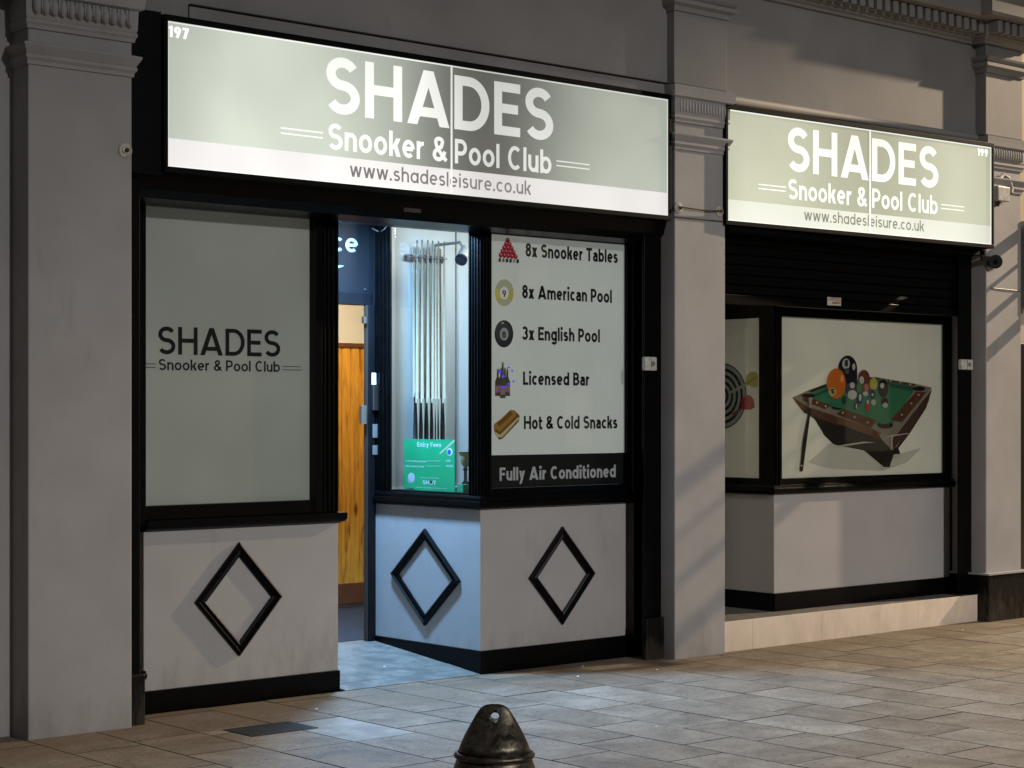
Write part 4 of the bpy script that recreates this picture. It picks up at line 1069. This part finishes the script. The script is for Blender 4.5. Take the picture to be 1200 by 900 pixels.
# pool table picture, flat print on the front pane
YP = Y3+.029
p = Pic(onY(YP))
def z2(x_, y_): return (920+x_/5.622, 400+y_/5.625)     # read off an enlargement of the photograph
Q = lambda pts, m_: p.p([z2(*q) for q in pts], m_)
shade = I('floorshade', (.47, .43, .345), .08); cream = I('railcream', (.21, .175, .125), .02)
wood = I('redwood', (.10, .035, .018), .01); woodl = I('browncabinet', (.13, .065, .035), .01); dark = I('cabinetdark', (.018, .013, .011), 0)
green = I('baize', (.035, .155, .075), .03); gdk = I('baizedark', (.02, .08, .045), .01); hole = I('pocket', (.008, .008, .008), 0)
Q([(150, 800), (330, 640), (760, 740), (900, 700), (800, 800), (640, 855), (300, 840)], shade)
Q([(48, 370), (170, 490), (600, 640), (700, 715), (705, 790), (640, 820), (520, 720), (320, 680), (258, 620), (200, 515), (110, 455)], dark)
Q([(700, 715), (830, 560), (900, 470), (968, 320), (930, 440), (820, 610), (745, 700), (760, 740), (700, 760)], dark)
Q([(180, 490), (260, 620), (320, 680), (460, 665), (640, 820), (690, 820), (720, 740), (820, 610), (880, 500), (600, 560)], dark)
Q([(48, 370), (110, 455), (640, 650), (710, 720), (700, 640), (560, 560), (100, 385)], woodl)
Q([(130, 430), (330, 495), (360, 560), (120, 470)], I('woodmid', (.08, .035, .02), .01))
Q([(710, 720), (830, 560), (968, 310), (930, 440), (820, 610), (740, 690)], I('sidebrown', (.07, .03, .02), .01))
Q([(600, 620), (705, 590), (820, 560), (740, 690), (705, 718), (650, 660)], I('cornersilver', (.25, .21, .16), .02))
Q([(705, 640), (745, 600), (968, 310), (945, 400), (850, 545), (715, 712)], I('sidebrown', (.07, .03, .02), .01))
Q([(560, 620), (600, 640), (640, 650), (590, 570)], I('cabinetred', (.09, .025, .015), .01))
Q([(48, 370), (160, 320), (270, 280), (600, 235), (860, 280), (968, 305), (740, 610), (700, 635), (560, 570), (140, 425)], cream)
Q([(170, 335), (260, 292), (600, 250), (850, 300), (845, 330), (700, 555), (640, 560), (300, 440), (180, 390)], green)
Q([(150, 328), (268, 282), (272, 300), (180, 335)], dark)
Q([(185, 350), (280, 310), (290, 325), (215, 360)], gdk)
Q([(540, 235), (620, 240), (640, 252), (540, 250)], wood); Q([(675, 253), (860, 280), (850, 297), (680, 268)], wood)
Q([(675, 272), (845, 302), (840, 332), (690, 300)], gdk)
Q([(110, 375), (160, 372), (308, 420), (262, 448), (130, 395)], wood)
Q([(385, 445), (605, 522), (565, 572), (335, 480)], wood)
Q([(862, 333), (932, 333), (770, 535), (695, 518)], wood)
for cx, cy, rx, ry in ((155, 358, 46, 15), (882, 312, 42, 15), (660, 552, 52, 24), (345, 438, 36, 12)): p.e(*z2(cx, cy), rx/5.6, ry/5.6, hole, 18)
Q([(610, 530), (640, 545), (695, 540), (700, 515), (640, 500)], green); Q([(300, 425), (345, 438), (390, 440), (380, 420), (320, 405)], green)
dot = I('raildot', (.4, .34, .26), .04)
for cx, cy in ((210, 403), (268, 428), (380, 470), (458, 500), (545, 535), (770, 484), (832, 410), (880, 352), (695, 260), (760, 270), (825, 284)): p.e(*z2(cx, cy), 1.2, 1.2, dot, 8)
blk, org, wht = I('ballblack', (.012, .012, .014), .01), I('ballorange', (.48, .11, .012), .08), I('ballwhite', (.42, .40, .34), .05)
mar, yel, nav = I('ballmaroon', (.14, .04, .02), .02), I('ballyellow', (.42, .33, .06), .04), I('ballnavy', (.015, .02, .05), .01)
def bl(cx, cy, rx, ry, m_): p.e(*z2(cx, cy), rx/5.62, ry/5.62, m_, 24)
bl(520, 240, 38, 52, mar); bl(505, 255, 16, 25, wht)
bl(413, 185, 63, 92, blk); Q([(350, 190), (476, 190), (476, 290), (440, 330), (370, 320)], blk); bl(402, 148, 25, 35, wht); bl(453, 168, 10, 22, wht); bl(408, 195, 14, 20, I('reflgrey', (.08, .08, .07), .01))
bl(338, 278, 62, 100, org); bl(375, 245, 10, 25, I('orangehot', (.65, .25, .08), .12)); bl(312, 332, 25, 28, I('ballcream', (.42, .34, .14), .04))
bl(438, 320, 36, 58, nav); bl(443, 290, 16, 20, wht); bl(443, 352, 31, 31, wht)
bl(583, 280, 26, 40, yel); bl(535, 310, 25, 44, mar); bl(537, 305, 14, 26, I('ballpink', (.40, .13, .08), .03)); bl(530, 345, 17, 15, wht)
bl(648, 310, 33, 60, blk); bl(640, 292, 13, 18, wht)
bl(577, 348, 16, 32, nav); bl(576, 352, 7, 10, wht); bl(583, 402, 16, 20, I('ballpale', (.34, .38, .26), .03))
bl(394, 388, 16, 26, I('ballgreen', (.02, .05, .02), .01)); bl(492, 375, 20, 40, nav); bl(495, 370, 9, 24, wht); bl(468, 425, 11, 26, hole); bl(470, 428, 5, 18, wht)
bl(543, 430, 13, 32, I('ballred', (.36, .03, .02), .04)); bl(545, 400, 8, 13, wht)
bl(658, 400, 22, 27, hole); bl(660, 422, 18, 17, I('ballpale', (.34, .38, .26), .03))
Q([(155, 370), (182, 370), (172, 440), (158, 440)], I('cueshaft', (.28, .23, .17), .02)); Q([(157, 438), (172, 440), (118, 850), (108, 862), (96, 850), (118, 640)], I('cuedark', (.02, .016, .014), 0))
Q([(104, 815), (116, 815), (115, 825), (103, 825)], dot)
bl(660, 827, 30, 13, wht); bl(735, 755, 24, 12, wht)
Q([(632, 790), (700, 790), (690, 830), (645, 828)], dark)
Q([(330, 690), (520, 660), (600, 668), (520, 672), (400, 690)], I('glint', (.33, .31, .25), .04))
Q([(650, 640), (700, 618), (820, 604), (815, 609), (712, 626), (700, 716), (694, 716), (700, 628)], I('glint', (.33, .31, .25), .04))
for t_, x_, y_, m_ in (('8', 396, 165, M['inkblack']), ('5', 305, 345, M['inkblack'])):
    O = at(*z2(x_, y_), YP-.014); lettering(MB(), t_, O, UX, UZ, .035, .05 if t_ == '8' else .035, .2).build('lettering', m_, g3)
p.mb.build('pool_table_picture', cream, g3)

# guides + shutter
MB().box(11.97, 12.134, .100, .118, .205, 2.84).build('shutter_guide', M['black'], s2, bevel=.005)
MB().box(12.101, 12.13, .2797, .30, .3225, 2.84).build('shutter_guide', M['black'], s2, bevel=.003)
MB().box(9.227, 9.26, .12, .30, .205, 2.84).build('shutter_guide', M['black'], s2)
MB().box(9.227, 12.187, .30, .36, 2.40, 3.6).build('shutter_back_board', M['black'], s2)
nsl = 7
for i in range(nsl):
    z0 = 2.40+i*.068
    MB().prism([(9.262, .150, z0), (9.262, .138, z0+.010), (9.262, .134, z0+.034), (9.262, .138, z0+.058), (9.262, .150, z0+.066), (9.262, .160, z0+.066), (9.262, .160, z0)], (2.836, 0, 0)).build('shutter_slat', M['black'], s2)
MB().box(9.262, 12.098, .128, .168, 2.335, 2.398).build('shutter_bottom_bar', M['black'], s2, bevel=.004)
MB().box(9.262, 12.12, .168, .29, 2.345, 2.40).build('window_head', M['black'], s2)
MB().box(9.245, 12.15, -.015, .30, 2.80, 2.838).build('soffit_board', M['blackmatt'], s2)
# rear wall of the closed lobby on the left
MB().box(9.227, 10.05, 1.3, 1.36, .196, 2.9).build('lobby_door', M['black'], s2)
a, b = at(969.5, 348, .127), at(985.5, 358.5, .127)
stc = thing('shutter_sticker', 'small white sticker with brown print on the bottom bar of the shutter', 'sticker', (a.x, .127, b.z))
MB().box(a.x, b.x, .1262, .1275, b.z, a.z).build('sheet', plain('sticker_paper', (.6, .52, .45), .5), stc)
mb = MB()
mb.box(a.x+.008, b.x-.004, .1255, .1262, b.z+.036, b.z+.041)
lettering(mb, 'shutter', (a.x+.05, .1254, b.z+.012), UX, UZ, b.x-a.x-.06, .018, .22); lettering(mb, 'service', (a.x+.03, .1254, b.z+.046), UX, UZ, b.x-a.x-.05, .014, .16)
mb.build('printing', plain('brown_print', (.16, .05, .03), .5), stc)
# two glinting strips on the sill
# ================================================================ FITTINGS ON THE WALL
def insulator(c, label, r=.036):
    k = thing('insulator', label, 'insulator', c, 'old ceramic insulators on the pilasters')
    MB().lathe(c, [(r, 0), (r*1.03, -.005), (r*.9, -.009), (r*.55, -.010), (r*.5, -.016), (r*.3, -.018)], 18, 'y').build('disc', M['ceramic'], k, smooth=False)
    MB().lathe((c[0], c[1]-.018, c[2]), [(.011, 0), (.011, -.01), (.006, -.012)], 10, 'y').build('bolt', M['rust'], k)
    return k
insulator((4.745, 0, 2.925), 'round cream ceramic insulator on the left pilaster beside the big sign', .038)
insulator((8.775, 0, 2.925), 'left one of two ceramic insulators joined by a wire on the middle pillar')
insulator((9.165, 0, 2.93), 'right one of two ceramic insulators joined by a wire on the middle pillar')
w = MB().tube([(8.775, -.026, 2.927), (8.97, -.027, 2.921), (9.165, -.026, 2.932)], .005, 6).build('wire', M['rust']); tag(w, 'rusty wire strung between the two insulators on the middle pillar', 'wire')
w = MB().box(8.742, 9.20, -.008, -.001, 2.860, 2.866).build('paint_line', M['rust'], p2)
# CCTV camera on right pillar
cc = thing('security_camera', 'black dome security camera on the right pillar just under the lit sign', 'security camera', (12.26, -.03, 2.78))
q = at(1168, 306.5, -.10)
MB().tube([(q.x-.10, -.03, q.z+.03), (q.x-.05, -.07, q.z+.02)], .022, 10).build('bracket', M['blackplastic'], cc)
MB().tube([(q.x-.02, -.03, q.z-.045), (q.x, -.06, q.z-.03)], .03, 12).build('mount', M['greymetal'], cc)
aimv = Vector((-.80, -.55, -.12)).normalized(); c0 = Vector((q.x, -.09, q.z))
MB().tube([c0-aimv*.05, c0-aimv*.045, c0+aimv*.0, c0+aimv*.03, c0+aimv*.035], .052, 20).build('housing', M['blackplastic'], cc, smooth=False)
MB().tube([c0+aimv*.0351, c0+aimv*.038], .043, 20).build('face', plain('camera_face', (.03, .03, .03), .3), cc)
MB().tube([c0+aimv*.0381, c0+aimv*.041], .018, 14).build('lens', M['lens'], cc)
# electrical box + cable
eb = thing('junction_box', 'small grey junction box with curved conduit on the right pillar beside the sign', 'junction box', (12.36, -.03, 3.2))
a, b = at(1166, 218, -.07), at(1180, 237, -.07)
MB().box(a.x, b.x, -.10, -.03, b.z, a.z).build('box', M['plasticwhite'], eb, bevel=.006)
MB().tube([(12.27, -.045, 3.38), (12.33, -.05, 3.43), (12.40, -.05, 3.41), (12.44, -.05, 3.34), (12.435, -.05, 3.30)], .016, 8).build('conduit', M['render'], eb, smooth=True)
MB().tube([((a.x+b.x)/2-.02, -.06, b.z), ((a.x+b.x)/2-.03, -.06, b.z-.035)], .014, 8).build('gland', M['rust'], eb)
cb = MB().tube([(12.19, -.033, 2.553), (12.4, -.036, 2.549), (12.60, -.033, 2.545)], .004, 5).build('cable', M['greymetal']); tag(cb, 'thin grey cable across the right pillar below the security camera', 'cable')

# ================================================================ BOLLARD
bo = thing('bollard', 'tarnished bronze bollard with conical pierced top on the pavement in the foreground', 'bollard', (3.10, -4.80, 0))
Zb = 4.76; ub = (579.3-600)/FPX
bx, by = Zb*(S_+ub*C_), Zb*(C_-ub*S_)-CAM_D
MB().lathe((bx, by, 0), [(.14, 0), (.14, .05), (.12, .07), (.112, .10), (.112, .60), (.106, .69), (.098, .712), (.0965, .72)], 48).build('post', M['bronze'], bo, smooth=True)
MB().lathe((bx, by, .72), [(.098, 0), (.103, .004), (.104, .009), (.100, .014), (.0945, .016)], 48).build('collar', M['bronze'], bo, smooth=True)
# conical cap flattened towards a pierced lug, cut with a hole
prof = [(.0935, .736), (.0855, .757), (.075, .780), (.0625, .803), (.052, .821), (.043, .836), (.035, .847), (.024, .854), (.010, .857)]
cap = MB(); n = 48
for r, z in prof:
    fl = max(0, (z-.775)/.082)
    for i in range(n):
        t = 2*math.pi*i/n; a_, b_ = r*math.cos(t), r*math.sin(t)*(1-.75*fl**.6)
        # a_ runs along camera right, b_ towards camera
        cap.v.append((bx+a_*C_+b_*S_*-1*-1*0+b_*(-S_), by-a_*S_-b_*C_, z))
for k in range(len(prof)-1):
    for i in range(n):
        j = (i+1) % n; cap.f.append((k*n+i, k*n+j, (k+1)*n+j, (k+1)*n+i)); cap.m.append(0)
cap.f.append(tuple(range(n-1, -1, -1))); cap.m.append(0); cap.f.append(tuple((len(prof)-1)*n+i for i in range(n))); cap.m.append(0)
capo = cap.build('cap', M['bronze'], bo, smooth=True)
rv = Vector((C_, -S_, 0)); fv = Vector((-S_, -C_, 0))
cc0 = Vector((bx, by, .826))
def disc_ring(r0, r1, off0, off1, nm, m_):
    mb = MB()
    for (r, o) in ((r0, off0), (r1, off1)):
        for i in range(24):
            t = 2*math.pi*i/24; mb.v.append(tuple(cc0+rv*(r*math.cos(t))+UZ*(r*math.sin(t))+fv*o))
    for i in range(24): j = (i+1) % 24; mb.f.append((i, j, 24+j, 24+i)); mb.m.append(0)
    return mb
bore = MB()
for o_ in (-.09, .09):
    for i in range(20):
        t = 2*math.pi*i/20; bore.v.append(tuple(cc0+Vector((.002*C_, -.002*S_, 0))+rv*(.0115*math.cos(t))+UZ*(.0115*math.sin(t))+fv*o_))
bore.f = [tuple(range(20))[::-1], tuple(range(20, 40))]+[(i, (i+1) % 20, 20+(i+1) % 20, 20+i) for i in range(20)]; bore.m = [0]*22
# cut the hole through the cap with a boolean evaluated once
bo_cut = bore.build('bore', M['bronze'])
md = capo.modifiers.new('hole', 'BOOLEAN'); md.operation = 'DIFFERENCE'; md.object = bo_cut; md.solver = 'EXACT'
bpy.context.view_layer.update()
dg = bpy.context.evaluated_depsgraph_get(); nm_ = bpy.data.meshes.new_from_object(capo.evaluated_get(dg))
capo.modifiers.clear(); capo.data = nm_
bpy.data.objects.remove(bo_cut)
bm2 = MB().tube([cc0+fv*.052+Vector((.002*C_, 0, 0)), cc0+fv*.05], .001, 6)

# ================================================================ OPPOSITE SIDE OF THE STREET (behind the camera, seen in reflections)
B(-40, 80, -40, -19.6, -.138, 0).build('far_pavement', M['slab'])['kind'] = 'structure'
ob = thing('opposite_building', 'dark brick terrace across the street with lit shop windows and narrow upper windows', 'building', (25, -24, 0))
MB().box(-10, 60, -26, -24, 0, 10).build('wall', plain('dark_brick', (.09, .06, .05), .8, noise=.3, scale=5), ob)
WL = [emit('warm_shop_window', (1, .78, .5), .22), emit('white_shop_window', (.9, .95, 1), .5), emit('violet_sign_light', (.25, .15, 1), 5)]
for i, (xa, xb, za, zb, k_) in enumerate([(8, 10.4, .6, 2.4, 0), (25.2, 26.3, .6, 2.3, 1), (30.5, 31.4, .8, 2.2, 0), (34, 36.5, .6, 2.4, 0), (41, 43, .5, 2.4, 0), (14, 15, 4.5, 6.0, 0), (29, 30, 4.6, 6.2, 0), (23, 26.2, 2.72, 2.80, 2), (23.5, 25.4, 3.3, 3.36, 2)]):
    fo_ = MB().box(xa-.1, xb+.1, -24, -23.95, za-.1, zb+.1).build('window_frame', M['black'], ob)
    nn = max(1, int((xb-xa)/.7))
    for q_ in range(nn):
        w_ = (xb-xa)/nn
        MB().box(xa+q_*w_+.03, xa+(q_+1)*w_-.03, -23.95, -23.93, za, zb).build('pane', WL[k_], fo_)

# ================================================================ STREET LAMPS (outside the frame)
def street_lamp(pos, armdir, label):
    x0, y0, z0 = pos; bx_, by_ = x0-armdir[0]*1.4, y0-armdir[1]*1.4
    s = thing('street_lamp', label, 'street lamp', (bx_, by_, 0))
    MB().lathe((bx_, by_, -.14), [(.11, 0), (.11, .9), (.07, .95), (.045, z0+.4), (.03, z0+.42)], 16).build('post', M['greymetal'], s, smooth=True)
    MB().tube([(bx_, by_, z0+.22), (bx_+armdir[0]*.6, by_+armdir[1]*.6, z0+.32), (x0, y0, z0+.26)], .03, 8).build('arm', M['greymetal'], s)
    MB().lathe((x0, y0, z0+.14), [(.18, 0), (.2, .03), (.14, .1), (.03, .14)], 16).build('lantern', M['greymetal'], s)
street_lamp(LAMP_A, (0, 1), 'warm street lamp further down the pavement')
street_lamp(LAMP_B, (0, -1), 'pale street lamp across the street')
